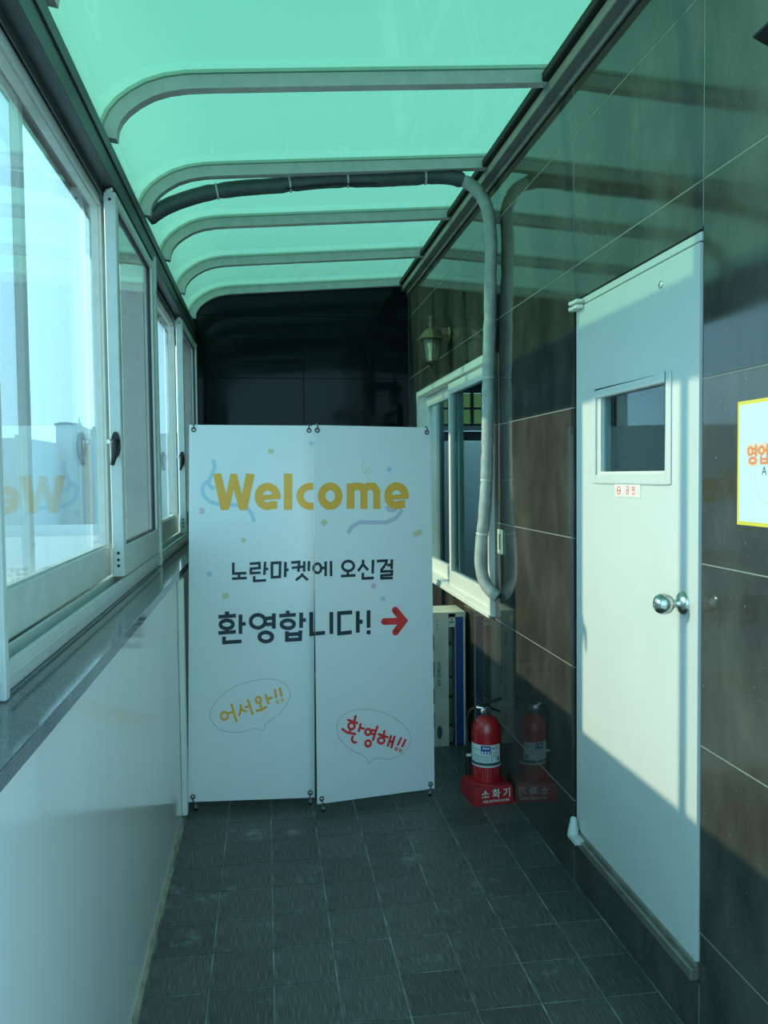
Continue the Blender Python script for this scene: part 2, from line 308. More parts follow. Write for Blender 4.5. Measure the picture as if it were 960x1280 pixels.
# printed strokes of the two banners, in millimetres from each sheet's lower left corner
TXT = {"L":[["welcome","gold","p",0.0,"",1,[116,1576,120,1580,151,1582,155,1580,178,1476,199,1577,203,1580,227,1580,231,1577,255,1476,274,1579,279,1582,312,1578,316,1573,280,1406,276,1401,245,1401,241,1406,215,1501,192,1406,187,1402,157,1402,152,1406]],["welcome","gold","s",38.4,"f",0,[423,1466,422,1479,418,1491,411,1501,402,1509,392,1514,381,1516,369,1515,358,1510,349,1503,342,1493,337,1481,336,1469,337,1456,341,1445,348,1434,357,1427,368,1422,379,1420,391,1422,401,1426,426,1425]],["welcome","gold","s",24.8,"f",0,[336,1462,442,1468]],["welcome","gold","s",40.3,"f",0,[479,1581,479,1403]],["welcome","gold","s",34.7,"f",0,[609,1518,593,1518,579,1517,565,1513,554,1505,545,1495,539,1482,537,1469,539,1456,545,1443,553,1433,565,1425,578,1421,592,1420,611,1420]],["line2","ink","s",12.5,"f",0,[213,1146,213,1092,276,1094]],["line2","ink","s",12.5,"f",0,[241,1093,241,1071]],["line2","ink","s",12.5,"f",0,[207,1067,278,1070]],["line2","ink","s",12.5,"f",0,[292,1139,339,1142,340,1118,298,1115,298,1093,345,1095]],["line2","ink","s",12.5,"f",0,[367,1148,363,1084]],["line2","ink","s",12.5,"f",0,[368,1112,382,1114]],["line2","ink","s",12.5,"f",0,[314,1079,314,1055,372,1058]],["line2","ink","s",13.0,"f",0,[466,1147,464,1072]],["line2","ink","s",13.0,"f",0,[466,1107,481,1108]],["line2","ink","s",13.0,"f",0,[493,1143,533,1146,532,1130,528,1098]],["line2","ink","s",12.5,"f",0,[496,1117,558,1123]],["line2","ink","s",12.5,"f",0,[558,1149,557,1098]],["line2","ink","s",12.5,"f",0,[581,1150,579,1101]],["line2","ink","s",12.5,"f",0,[547,1090,547,1081,516,1056]],["line2","ink","s",12.5,"f",0,[546,1082,575,1057]],["line2","ink","s",13.0,"f",1,[400,1142,440,1144,438,1074,400,1072]],["line2","ink","s",12.5,"f",1,[640,1114,639,1120,637,1125,635,1130,631,1134,626,1136,622,1137,617,1136,612,1134,609,1130,606,1126,604,1120,603,1114,604,1108,606,1103,609,1098,612,1094,617,1092,621,1091,626,1092,631,1094,634,1098,637,1102,639,1108,640,1114]],["line3","ink","s",17.7,"f",0,[173,900,194,899]],["line3","ink","s",17.7,"f",0,[142,883,226,888]],["line3","ink","s",17.7,"f",0,[183,823,183,808]],["line3","ink","s",17.7,"f",0,[142,805,226,810]],["line3","ink","s",17.7,"f",0,[248,893,248,799]],["line3","ink","s",17.7,"f",0,[250,847,273,848]],["line3","ink","s",17.7,"f",0,[169,787,169,759,253,763]],["line3","ink","s",17.7,"f",0,[365,871,409,875]],["line3","ink","s",17.7,"f",0,[365,843,409,844]],["line3","ink","s",18.4,"f",0,[409,896,409,822]],["line3","ink","s",18.4,"f",0,[467,899,486,899]],["line3","ink","s",17.7,"f",0,[435,884,516,888]],["line3","ink","s",18.4,"f",0,[542,898,541,823]],["line3","ink","s",18.4,"f",0,[542,861,565,862]],["line3","ink","s",18.4,"f",0,[472,808,472,766,536,768,538,811]],["line3","ink","s",18.4,"f",0,[472,792,537,795]],["line3","ink","s",17.7,"f",1,[212,845,211,851,208,855,204,860,197,863,190,865,182,866,174,865,167,863,161,860,156,856,153,852,152,846,153,841,156,836,161,832,167,829,174,827,182,826,190,827,197,828,204,831,208,836,211,840,212,845]],["line3","ink","s",17.7,"f",1,[367,858,366,866,362,874,357,881,349,886,341,889,332,890,323,889,314,886,307,881,301,875,298,867,297,859,298,851,301,843,307,837,314,832,323,828,332,827,341,828,349,831,357,836,362,843,366,850,367,858]],["line3","ink","s",18.4,"f",1,[401,782,400,788,397,793,392,798,386,801,378,804,370,805,362,804,354,802,348,798,343,794,340,789,339,783,340,777,343,772,348,767,354,764,362,761,370,760,378,761,386,763,392,766,397,771,400,776,401,782]],["line3","ink","s",18.4,"f",1,[507,842,506,847,503,852,498,856,492,859,485,861,477,862,469,861,461,859,455,856,450,852,447,848,446,843,447,838,450,833,455,829,461,826,469,824,477,823,485,823,492,825,498,828,503,832,506,837,507,842]],["line3","ink","s",18.5,"f",0,[591,900,591,792,658,798]],["hello","gold","s",10.6,"f",1,[188,406,187,411,185,415,183,419,180,422,176,424,171,425,167,425,163,423,160,420,157,416,156,412,155,407,156,402,157,397,160,393,163,390,167,388,171,388,176,388,180,390,183,393,185,397,187,401,188,406]],["hello","gold","s",10.6,"r",0,[188,418,217,424]],["hello","gold","s",10.6,"r",0,[206,459,218,413,229,379]],["hello","gold","s",10.6,"r",0,[249,456,250,437,243,408]],["hello","gold","s",10.6,"r",0,[250,436,274,425]],["hello","gold","s",10.6,"r",0,[272,446,293,448]],["hello","gold","s",10.6,"r",0,[284,478,306,413]],["hello","gold","s",10.6,"r",0,[344,462,348,435]],["hello","gold","s",10.6,"r",0,[326,427,349,430,370,444]],["hello","gold","s",10.6,"r",0,[369,501,382,460]],["hello","gold","s",10.6,"r",0,[378,481,397,488]],["hello","gold","s",10.6,"r",0,[414,524,420,490]],["hello","gold","s",10.6,"r",0,[438,532,445,496]],["hello","gold","s",10.6,"f",1,[346,478,346,482,345,486,343,489,340,491,337,493,334,493,331,493,328,491,326,489,324,486,323,483,322,479,323,475,324,472,326,469,328,466,331,465,334,464,337,465,340,466,343,468,345,471,346,475,346,478]],["hello","gold","s",3.8,"f",1,[432,467,432,469,431,470,430,472,429,473,427,474,426,474,424,474,423,473,422,472,421,471,420,469,420,467,420,466,421,464,422,463,423,461,424,461,426,460,427,461,429,461,430,462,431,464,431,465,432,467]],["hello","gold","s",3.8,"f",1,[456,475,456,476,455,478,454,480,453,481,452,481,450,482,449,481,447,481,446,480,445,478,444,477,444,475,444,473,445,472,446,470,447,469,449,468,450,468,452,468,453,469,454,470,455,471,456,473,456,475]],["bubble","grey","s",1.9,"f",1,[101,407,107,435,131,478,178,522,236,552,303,572,371,580,428,572,467,549,487,520,486,484,467,445,428,403,380,371,366,361,360,327,346,334,322,342,289,336,241,325,188,328,145,343,117,373]],["confetti","beige","p",0.0,"",1,[385,1703,410,1700,407,1677,382,1681]],["confetti","paleblue","p",0.0,"",1,[594,1745,609,1730,596,1716,580,1731]],["confetti","pink","p",0.0,"",1,[52,1413,76,1411,74,1383,50,1385]],["confetti","beige","p",0.0,"",1,[261,1269,276,1256,263,1240,248,1254]],["confetti","paleblue","p",0.0,"",1,[88,1103,109,1103,109,1078,88,1078]],["confetti","beige","p",0.0,"",1,[159,992,187,1000,194,976,165,968]],["ribbon","paleblue","s",18.0,"f",0,[116,1648,123,1614,113,1583,99,1550,96,1525,110,1510,124,1513]],["ribbon","paleblue","s",18.0,"f",0,[92,1545,71,1528,64,1504,71,1470,95,1446,131,1432,227,1427,282,1409,301,1384,315,1344]]],"R":[["welcome","gold","s",37.4,"f",1,[124,1463,122,1475,118,1486,111,1496,103,1503,93,1508,82,1510,71,1508,61,1503,52,1496,45,1487,41,1475,39,1463,41,1451,45,1440,51,1431,60,1423,70,1418,81,1417,92,1418,102,1423,111,1430,118,1439,122,1451,124,1463]],["welcome","gold","s",39.2,"f",0,[183,1523,182,1401]],["welcome","gold","s",36.4,"f",0,[183,1505,216,1510,239,1506,250,1485,249,1400]],["welcome","gold","s",36.4,"f",0,[252,1500,275,1510,300,1508,316,1485,315,1399]],["welcome","gold","s",38.9,"f",0,[463,1460,462,1472,458,1484,451,1494,442,1502,431,1507,420,1509,408,1508,397,1503,388,1496,380,1486,376,1475,374,1463,375,1451,379,1439,386,1429,395,1421,406,1416,417,1415,429,1416,440,1421,463,1421]],["welcome","gold","s",23.8,"f",0,[374,1454,482,1460]],["line2","ink","s",12.5,"f",1,[32,1121,32,1127,30,1132,27,1137,24,1141,19,1143,14,1144,10,1143,5,1141,1,1138,-1,1133,-3,1128,-4,1122,-4,1117,-2,1111,1,1107,5,1103,9,1101,14,1100,19,1100,23,1102,27,1106,30,1110,32,1115,32,1121]],["line2","ink","s",12.5,"f",0,[34,1122,55,1123]],["line2","ink","s",12.5,"f",0,[55,1153,54,1083]],["line2","ink","s",12.9,"f",0,[81,1154,81,1082]],["line2","ink","s",12.5,"f",0,[165,1103,164,1084]],["line2","ink","s",12.9,"f",0,[130,1080,203,1081]],["line2","ink","s",12.9,"f",0,[242,1155,242,1134,216,1101]],["line2","ink","s",12.9,"f",0,[241,1132,267,1104]],["line2","ink","s",12.9,"f",0,[293,1153,290,1086]],["line2","ink","s",12.9,"f",0,[240,1092,240,1064,296,1065]],["line2","ink","s",12.9,"f",0,[312,1146,363,1147,358,1129,332,1098]],["line2","ink","s",13.3,"f",0,[365,1124,389,1125]],["line2","ink","s",13.3,"f",0,[390,1152,388,1104]],["line2","ink","s",12.9,"f",0,[329,1094,390,1094,389,1077,335,1075,335,1061,394,1061]],["line2","ink","s",12.9,"f",1,[195,1126,194,1132,191,1138,187,1143,181,1147,174,1150,167,1151,159,1150,152,1148,146,1144,142,1140,139,1134,138,1128,138,1122,141,1116,146,1111,152,1107,159,1104,166,1103,173,1104,180,1106,186,1110,191,1114,194,1120,195,1126]],["line3","ink","s",18.5,"f",0,[-18,916,-19,812,48,814]],["line3","ink","s",18.5,"f",0,[80,911,79,806]],["line3","ink","s",18.5,"f",0,[184,904,118,903,117,806,181,808]],["line3","ink","s",19.1,"f",0,[212,908,211,804]],["line3","ink","s",19.1,"f",0,[213,856,236,856]],["line3","ink","s",19.1,"f",0,[267,909,266,824]],["line3","ink","s",10.9,"f",1,[271,802,271,803,270,804,270,806,268,806,267,807,266,807,264,807,263,807,262,806,261,805,260,804,260,802,260,801,261,800,262,799,263,798,264,797,266,797,267,797,268,797,270,798,270,799,271,800,271,802]],["arrow","red","s",32.7,"r",0,[347,850,437,847]],["arrow","red","s",33.7,"r",0,[404,903,450,848,405,795]],["hello","red","s",11.5,"r",0,[195,402,189,381]],["hello","red","s",11.0,"r",0,[156,388,203,368]],["hello","red","s",11.1,"r",0,[168,342,164,323]],["hello","red","s",11.1,"r",0,[128,346,152,327,192,316]],["hello","red","s",11.5,"r",0,[220,361,210,328]],["hello","red","s",11.0,"r",0,[217,344,235,338]],["hello","red","s",11.1,"r",0,[179,305,174,291,181,279,195,275]],["hello","red","s",11.5,"r",0,[271,326,296,322]],["hello","red","s",11.1,"r",0,[271,310,289,305]],["hello","red","s",11.5,"r",0,[305,340,282,279]],["hello","red","s",11.5,"r",0,[341,315,338,298]],["hello","red","s",11.5,"r",0,[313,303,357,283]],["hello","red","s",11.5,"r",0,[375,287,358,242]],["hello","red","s",11.5,"r",0,[393,282,377,232]],["hello","red","s",11.5,"r",0,[368,263,384,256]],["hello","red","s",11.5,"r",0,[427,271,411,241]],["hello","red","s",11.5,"r",0,[450,260,434,231]],["hello","red","s",11.5,"f",1,[189,356,189,360,187,364,185,367,182,370,178,372,174,373,170,373,166,372,163,370,160,367,159,363,158,359,159,355,160,351,162,347,166,344,169,342,173,341,178,342,181,343,185,345,187,348,189,352,189,356]],["hello","red","s",11.5,"f",1,[271,318,271,322,269,326,267,329,264,332,261,333,257,334,253,334,250,333,247,331,245,328,243,325,243,321,243,317,245,314,247,311,250,308,253,306,257,305,261,305,264,306,267,308,269,311,271,315,271,318]],["hello","red","s",11.5,"f",1,[270,262,270,266,268,270,266,273,263,276,260,278,256,278,253,278,250,277,247,275,244,272,243,269,243,265,243,262,244,258,246,255,249,252,253,250,256,249,260,249,263,251,266,253,268,255,270,259,270,262]],["hello","red","s",11.5,"f",1,[341,269,340,273,339,277,336,280,333,283,329,284,324,285,320,285,316,284,313,282,310,280,308,276,308,273,308,269,310,265,312,262,316,259,320,257,324,256,328,256,332,257,336,259,339,262,340,265,341,269]],["hello","red","s",4.2,"f",1,[408,221,408,222,407,224,406,226,405,227,403,228,402,228,400,228,399,227,397,227,396,225,396,224,395,222,396,220,396,218,397,217,399,216,400,215,402,214,403,214,405,215,406,216,407,217,408,219,408,221]],["hello","red","s",4.2,"f",1,[430,210,430,212,429,214,428,215,427,217,425,217,424,218,422,218,421,217,419,216,418,215,418,213,417,212,418,210,418,208,419,207,420,205,422,204,424,204,425,204,427,205,428,206,429,207,430,208,430,210]],["bubble","grey","s",1.9,"f",1,[100,363,105,387,128,411,168,429,219,434,275,426,336,406,393,376,445,334,474,291,480,251,465,218,433,192,391,177,349,175,298,187,279,184,260,166,251,188,231,209,186,231,146,262,116,299,102,334]],["confetti","paleblue","p",0.0,"",1,[-8,1727,7,1712,-7,1698,-22,1713]],["confetti","paleblue","p",0.0,"",1,[382,1607,398,1592,381,1576,365,1592]],["confetti","beige","p",0.0,"",1,[49,1356,70,1338,52,1318,31,1335]],["confetti","beige","p",0.0,"",1,[500,1282,545,1296,554,1272,509,1258]],["confetti","pink","p",0.0,"",1,[289,1041,310,1031,300,1010,279,1020]],["confetti","paleblue","p",0.0,"",1,[334,974,357,969,353,948,330,953]],["ribbon","lilac","s",19.6,"f",0,[168,1284,189,1317,231,1336,294,1333,365,1333,415,1353,448,1393]],["ribbon","lilac","s",19.6,"f",0,[370,1411,370,1405,373,1400,377,1396,382,1393,388,1391,394,1390,401,1391,407,1393,412,1396,416,1400,419,1405,420,1410]],["ribbon","palegreen","s",4.2,"f",0,[256,1644,241,1608,251,1578,272,1569,289,1585,280,1596,263,1588,258,1568,283,1536]]]}

# ================================================================== SETTING
XR = 1.174; XL = -0.415; YB = 6.77; ROOF_Y0 = -2.25
# floor: grout bed with every tile its own piece
floor = MB().box((-0.46, 1.10, -0.12), (1.20, YB + 0.05, -0.0016)).build('floor', M['grout'])
struct(floor, 'dark grey ribbed tile floor of the covered passage', 'floor')
def shared_tile(wx, wy):
    mb = MB().box((-wx / 2, -wy / 2, -0.0014), (wx / 2, wy / 2, 0.0))
    o = mb.build('tile', M['floor_tile'], None, bevel=0.0005); return o
px_, py_ = 0.2, 0.2135
rows = [3.01 + py_ * k for k in range(-24, 18)]
proto = shared_tile(px_ - 0.005, py_ - 0.005); proto_edge = shared_tile(0.172 - 0.004, py_ - 0.005)
proto.parent = floor; proto_edge.parent = floor
first = {0: True, 1: True}
for y0 in rows:
    if y0 < -2.2 or y0 + py_ > YB: continue
    if y0 < 1.09: continue
    for c in range(8):
        e = 1 if c == 7 else 0; src = proto_edge if e else proto
        if first[e]: o = src; first[e] = False
        else: o = src.copy(); COL.objects.link(o); o.parent = floor
        o.location = (-0.4 + px_ * c + (px_ / 2 if not e else 0.086), y0 + py_ / 2, random.uniform(0.0, 0.0006))
deck = MB().box((-6.0, -14.0, -0.14), (8.0, 1.095, -0.004)).build('floor_terrace', M['concrete']); struct(deck, 'unseen pale concrete terrace added outside the covered passage', 'terrace')  # unseen deck behind the viewer, added to bounce light into the passage

# left lower wall with granite sill slabs
wl = MB().box((-0.68, 1.10, 0.0), (XL, YB, 1.13)).build('wall_left', M['panel'], None)
struct(wl, 'low white panelled wall under the left windows', 'wall')
cm = MB()
for i in range(17):
    a = 1.11 + i * 0.327; h = random.uniform(0.010, 0.018); t = random.uniform(0.008, 0.014)
    cm.prism([(XL, a, 0), (XL + t, a, 0), (XL + 0.003, a, h), (XL, a, h)], (0, 0.327, 0), 0)
cb = cm.build('baseboard_left', M['caulk']); struct(cb, 'yellowed caulk bead along the foot of the white wall', 'caulk line')
sl = empty('trim_1', (-0.5, 2.2, 1.13)); struct(sl, 'polished grey granite sill below the left windows', 'window sill')
edges = [1.1, 2.50, 4.45, YB]
for a, b in zip(edges, edges[1:]):
    MB().box((-0.68, a + 0.001, 1.132), (-0.399, b - 0.001, 1.165)).build('sill_slab', M['granite'], sl, bevel=0.002)

# right wall: bed with stone slabs, cut around door and window
wr = MB()
X2 = 1.30
wr.box((XR + 0.013, 1.177, 0), (X2, 2.131, 3.165)); wr.box((XR + 0.013, 3.085, 0), (X2, 4.215, 3.165)); wr.box((XR + 0.013, 6.29, 0), (X2, YB + 0.1, 3.165))
wr.box((XR + 0.013, 2.131, 0), (X2, 3.085, 0.17)); wr.box((XR + 0.013, 2.131, 2.25), (X2, 3.085, 3.165))
wr.box((XR + 0.013, 4.215, 0), (X2, 6.29, 0.86)); wr.box((XR + 0.013, 4.215, 2.225), (X2, 6.29, 3.165))
wall_r = wr.build('wall_right', M['wall_joint']); struct(wall_r, 'dark polished stone clad wall with the door and window', 'wall')
zr = [0.0, 0.320, 0.846, 1.349, 1.851, 2.383, 2.876, 3.16]
yc = [1.177, 2.131, 3.085, 4.212, 5.24, 6.292, YB]
def cut(a, b, opening):
    o0, o1 = opening; r = []
    if a < o0: r.append((a, min(b, o0)))
    if b > o1: r.append((max(a, o1), b))
    return [q for q in r if q[1] - q[0] > 0.015]
for y0, y1 in zip(yc, yc[1:]):
    for z0, z1 in zip(zr, zr[1:]):
        spans = [(z0, z1)]
        if abs(y0 - 2.131) < 0.01: spans = cut(z0, z1, (0.178, 2.252))
        if 4.2 < y0 < 6.0: spans = cut(z0, z1, (0.852, 2.228))
        for a, b in spans:
            g = 0.0016; d = random.uniform(0, 0.0008)
            MB().box((XR + d, y0 + g, a + g), (XR + 0.013, y1 - g, b - g)).build('stone_slab', M['stone'], wall_r, bevel=0.0012)

jm = MB()
for z in zr[1:-1]:
    for a, c_ in zip(yc, yc[1:]):
        if a > 4.2 and a < 6.0 and 0.86 < z < 2.22: continue
        if abs(a - 2.131) < 0.01 and 0.18 < z < 2.25: continue
        jm.box((XR + 0.0012, a, z - 0.0017), (XR + 0.013, c_, z + 0.0017))
for y in yc[1:-1]:
    sp_ = [(0, 0.17), (2.26, 3.16)] if y in (2.131, 3.085) else ([(0, 0.85), (2.23, 3.16)] if 4.3 < y < 6.2 else [(0, 3.16)])
    if y in (4.212, 6.292): sp_ = [(0, 0.85), (2.23, 3.16)]
    for z0, z1 in sp_: jm.box((XR + 0.0012, y - 0.0017, z0), (XR + 0.013, y + 0.0017, z1))
jm.build('joint_sealant', M['wall_joint'], wall_r)

# end wall
prof = [(-0.568, 2.845), (-0.560, 2.893), (-0.540, 2.935), (-0.506, 2.975), (-0.462, 3.010), (-0.405, 3.043), (-0.340, 3.066), (-0.265, 3.080), (-0.17, 3.088), (0.0, 3.1), (0.40, 3.128), (0.80, 3.155), (1.174, 3.182)]
def under_roof(x0, x1, z0, z1, d=0.012):
    """outline of a wall piece in the end wall, its top kept below the canopy"""
    def top(x):
        if x <= prof[0][0]: return prof[0][1] - d
        for (xa, za), (xb, zb) in zip(prof, prof[1:]):
            if xa <= x <= xb: return za + (zb - za) * (x - xa) / (xb - xa) - d
        return prof[-1][1] - d
    xs = [x0] + [x for x, z in prof if x0 < x < x1] + [x1]
    pts = [(x1, z0), (x0, z0)] if False else []
    up = [(x, max(z0 + 0.002, min(z1, top(x)))) for x in xs]
    return [(x0, z0)] + up + [(x1, z0)]
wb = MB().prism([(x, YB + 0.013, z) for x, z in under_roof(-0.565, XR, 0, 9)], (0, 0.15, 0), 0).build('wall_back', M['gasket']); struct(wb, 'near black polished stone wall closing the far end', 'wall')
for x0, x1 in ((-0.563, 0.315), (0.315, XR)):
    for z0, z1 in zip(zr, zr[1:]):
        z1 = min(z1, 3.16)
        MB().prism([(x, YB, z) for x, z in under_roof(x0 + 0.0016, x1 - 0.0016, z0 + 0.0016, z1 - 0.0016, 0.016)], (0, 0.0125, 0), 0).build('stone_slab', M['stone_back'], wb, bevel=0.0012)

# ---------------- roof: ribs, sheets, rails
roof = empty('ceiling', (0.3, 2.0, 3.1)); struct(roof, 'curved green translucent canopy roof on grey ribs', 'roof')
def offs(p, d):                                              # offset the profile inwards by d
    r = []
    for i, (x, z) in enumerate(p):
        a = p[max(i - 1, 0)]; b = p[min(i + 1, len(p) - 1)]; t = Vector((b[0] - a[0], b[1] - a[1])).normalized()
        r.append((x + t.y * d, z - t.x * d))
    return r
def strip(y0, y1, d0, d1):
    a = offs(prof, d0); b = offs(prof, d1); mb = MB(); n = len(prof)
    vs = [(x, y0, z) for x, z in a] + [(x, y1, z) for x, z in a] + [(x, y0, z) for x, z in b] + [(x, y1, z) for x, z in b]
    fs = []
    for i in range(n - 1):
        fs += [(i, i + 1, n + i + 1, n + i), (2 * n + i, 3 * n + i, 3 * n + i + 1, 2 * n + i + 1), (i, 2 * n + i, 2 * n + i + 1, i + 1), (n + i, n + i + 1, 3 * n + i + 1, 3 * n + i)]
    fs += [(0, n, 3 * n, 2 * n), (n - 1, 3 * n - 1, 4 * n - 1, 2 * n - 1)]
    return mb.add(vs, fs)
ribs = [1.40, 2.33, 3.237, 4.147, 4.965, 5.845, 6.742]
for y in ribs: strip(y - 0.024, y + 0.024, 0.0, 0.050).build('rib', M['alu_roof'], roof, smooth=True, angle=30)
for a, b in zip(ribs, ribs[1:]):
    strip(a + 0.024, b - 0.024, -0.004, 0.0005).build('roof_sheet', M['roof_sheet'], roof, smooth=True, angle=30)
for y in ribs: strip(y - 0.026, y + 0.026, -0.018, -0.005).build('cover_strip', M['alu_roof'], roof, smooth=True, angle=30)
MB().box((1.118, 1.376, 3.085), (1.172, YB - 0.001, 3.128)).box((1.158, 1.376, 3.06), (1.172, YB - 0.001, 3.085)).build('wall_rail', M['rail_mid'], roof, bevel=0.003)
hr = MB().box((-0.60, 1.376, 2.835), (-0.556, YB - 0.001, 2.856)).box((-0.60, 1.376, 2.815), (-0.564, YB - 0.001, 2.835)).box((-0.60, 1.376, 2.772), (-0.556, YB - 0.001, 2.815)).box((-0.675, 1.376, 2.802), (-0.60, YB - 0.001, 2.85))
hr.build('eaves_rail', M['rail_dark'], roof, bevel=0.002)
MB().box((1.095, 1.376, 3.129), (1.172, YB - 0.001, 3.165)).build('silicone_bead', M['dark_gap'], roof, bevel=0.004)
bl = MB()
for y in [2.0, 2.9, 3.85, 4.8, 5.7]: bl.lathe([(0.0035, 0), (0.0035, 0.002), (0, 0.003)], (-0.556, y, 2.792), 8, (1, 0, 0))
bl.build('screw', M['gasket'], roof)

# ---------------- left windows
def rect_frame(mb, x0, x1, y0, y1, z0, z1, wl_, wr_, wb_, wt_):
    mb.box((x0, y0, z0), (x1, y0 + wl_, z1)); mb.box((x0, y1 - wr_, z0), (x1, y1, z1))
    mb.box((x0, y0 + wl_, z0), (x1, y1 - wr_, z0 + wb_)); mb.box((x0, y0 + wl_, z1 - wt_), (x1, y1 - wr_, z1)); return mb
def left_window(name, y0, y1, ymid, label, screen=None):
    wn = empty(name, (-0.58, (y0 + y1) / 2, 1.165)); struct(wn, label, 'window')
    f = MB()
    f.box((-0.675, y0, 1.166), (-0.528, y1, 1.176)); f.box((-0.534, y0, 1.176), (-0.522, y1, 1.200)); f.box((-0.534, y0, 1.200), (-0.515, y1, 1.208))
    f.box((-0.528, y0, 1.208), (-0.516, y1, 1.232))
    f.box((-0.572, y0, 1.176), (-0.565, y1, 1.236)); f.box((-0.634, y0, 1.176), (-0.627, y1, 1.236)); f.box((-0.675, y0, 1.176), (-0.666, y1, 1.25))
    f.build('sill_track', M['alu'], wn, bevel=0.0012)
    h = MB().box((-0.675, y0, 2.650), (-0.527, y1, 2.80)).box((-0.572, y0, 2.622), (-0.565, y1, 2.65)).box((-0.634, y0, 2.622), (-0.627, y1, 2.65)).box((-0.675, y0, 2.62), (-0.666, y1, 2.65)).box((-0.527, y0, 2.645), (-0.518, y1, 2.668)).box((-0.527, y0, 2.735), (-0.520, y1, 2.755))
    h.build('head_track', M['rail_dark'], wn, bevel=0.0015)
    for ya, yb in ((y0, y0 + 0.030), (y1 - 0.030, y1)):
        MB().box((-0.675, ya, 1.2325), (-0.518, yb, 2.649)).build('jamb', M['alu'], wn, bevel=0.003)
    a0, a1 = y0 + 0.032, ymid + 0.135; b0, b1 = ymid, y1 - 0.032
    for nm, xa, xb, u0, u1 in (('outer', -0.622, -0.580, a0, a1), ('inner', -0.561, -0.519, b0, b1)):
        rs = 0.086 if nm == 'outer' else 0.048
        sash = rect_frame(MB(), xa, xb, u0, u1, 1.2375, 2.6335, 0.048, rs, 0.112, 0.036).build('sash', M['alu'], wn, bevel=0.003)
        xm = (xa + xb) / 2
        MB().box((xm - 0.003, u0 + 0.045, 1.347), (xm + 0.003, u1 - rs + 0.003, 2.600)).build('pane', M['glass'], sash)
        rect_frame(MB(), xm - 0.010, xm + 0.010, u0 + 0.0485, u1 - rs - 0.0005, 1.350, 2.597, 0.005, 0.005, 0.005, 0.005).build('gasket', M['tie'] if nm == 'outer' else M['gasket'], sash)
        if nm == 'inner':
            s_ = MB()
            for z in (1.278, 1.300, 1.325, 2.606): s_.lathe([(0.0055, 0), (0.0055, 0.001)], (xm, u0 - 0.0005, z), 10, (0, -1, 0))
            s_.build('screw_hole', M['gasket'], sash)
    # crescent latch with its lever on the edge of the inner stile
    lt = MB(); c = Vector((-0.538, ymid - 0.001, 1.722))
    lt.prism([(c.x + 0.0165 * math.cos(t), c.y, c.z + 0.048 * math.sin(t)) for t in [2 * PI * k / 18 for k in range(18)]], (0, -0.010, 0), 0)
    lt.lathe([(0.017, 0), (0.017, 0.014), (0.013, 0.018), (0, 0.019)], (c.x, c.y - 0.008, c.z + 0.004), 16, (0, -1, 0))
    lt.tube([c + Vector((0.0, -0.018, 0.012)), c + Vector((0.0, -0.030, -0.012)), c + Vector((-0.002, -0.034, -0.042)), c + Vector((-0.010, -0.032, -0.075))], [0.014, 0.015, 0.011, 0.007], 10)
    lo = lt.build('latch', M['black_metal'], wn, smooth=True)
    MB().box((c.x - 0.030, c.y - 0.016, c.z + 0.002), (c.x - 0.016, c.y - 0.004, c.z + 0.020)).build('keeper', M['steel'], lo, bevel=0.002)
    MB().tube([(-0.55, ymid + 0.004, 2.637), (-0.53, ymid - 0.012, 2.637)], 0.0065, 10).build('roller_stop', M['bulb'], wn)
    if screen:
        s0, s1 = screen
        sc = rect_frame(MB(), -0.6625, -0.640, s0, s1, 1.24, 2.635, 0.03, 0.042, 0.05, 0.02).build('screen_frame', M['white_frame'], wn, bevel=0.002)
        MB().box((-0.6515, s0 + 0.03, 1.29), (-0.6505, s1 - 0.042, 2.615)).build('screen_mesh', M['screen'], sc)
    return wn
left_window('window_1', 1.715, 4.215, 3.170, 'nearest sliding window on the left showing the city', (1.75, 2.44))
left_window('window_2', 4.215, YB - 0.002, 5.62, 'far sliding window on the left running up to the end wall')
left_window('window_3', 1.12, 1.715, 1.40, 'sliding window on the left beside the viewer')
mp_ = MB()
for y in (1.715, 4.215): mp_.box((-0.53, y - 0.014, 1.166), (-0.508, y + 0.014, 2.668))
tr = mp_.build('trim_2', M['alu'], None, bevel=0.003); struct(tr, 'upright cover strips where the left window frames meet', 'trim')

# white trunking strip on the low wall
ct = empty('cable_trunking', (XL + 0.014, 4.0, 0.0))
MB().box((XL + 0.001, 3.955, 0.012), (XL + 0.026, 4.015, 1.128)).build('trunk', M['white_frame'], ct, bevel=0.003)
MB().box((XL + 0.001, 4.03, 0.012), (XL + 0.018, 4.05, 1.128)).build('conduit', M['alu'], ct, bevel=0.003)
tag(ct, 'white vertical cable trunking on the low wall behind the left banner edge', 'trunking')

# ---------------- door
d1 = empty('door_1', (XR, 2.6, 0.178)); struct(d1, 'pale grey steel door with a small square window', 'door')
fr = MB(); fr.box((XR - 0.004, 3.002, 0.232), (XR + 0.06, 3.046, 2.218)); fr.box((XR - 0.004, 2.1345, 2.2225), (XR + 0.06, 3.046, 2.246))
fr.build('frame', M['door_paint'], d1, bevel=0.002)
MB().box((XR + 0.008, 3.048, 0.182), (XR + 0.06, 3.083, 2.249)).box((XR + 0.0125, 2.1325, 2.247), (XR + 0.06, 3.046, 2.2505)).build('frame_gap', M['dark_gap'], d1)
lf = MB(); wy0, wy1, wz0, wz1 = 2.318, 2.815, 1.598, 1.868; ly0, ly1, lz0, lz1 = 2.136, 2.998, 0.232, 2.217
xa, xb = XR - 0.006, XR + 0.034
lf.box((xa, ly0, lz0), (xb, wy0, lz1)).box((xa, wy1, lz0), (xb, ly1, lz1)).box((xa, wy0, lz0), (xb, wy1, wz0)).box((xa, wy0, wz1), (xb, wy1, lz1))
leaf = lf.build('leaf', M['door_paint'], d1)
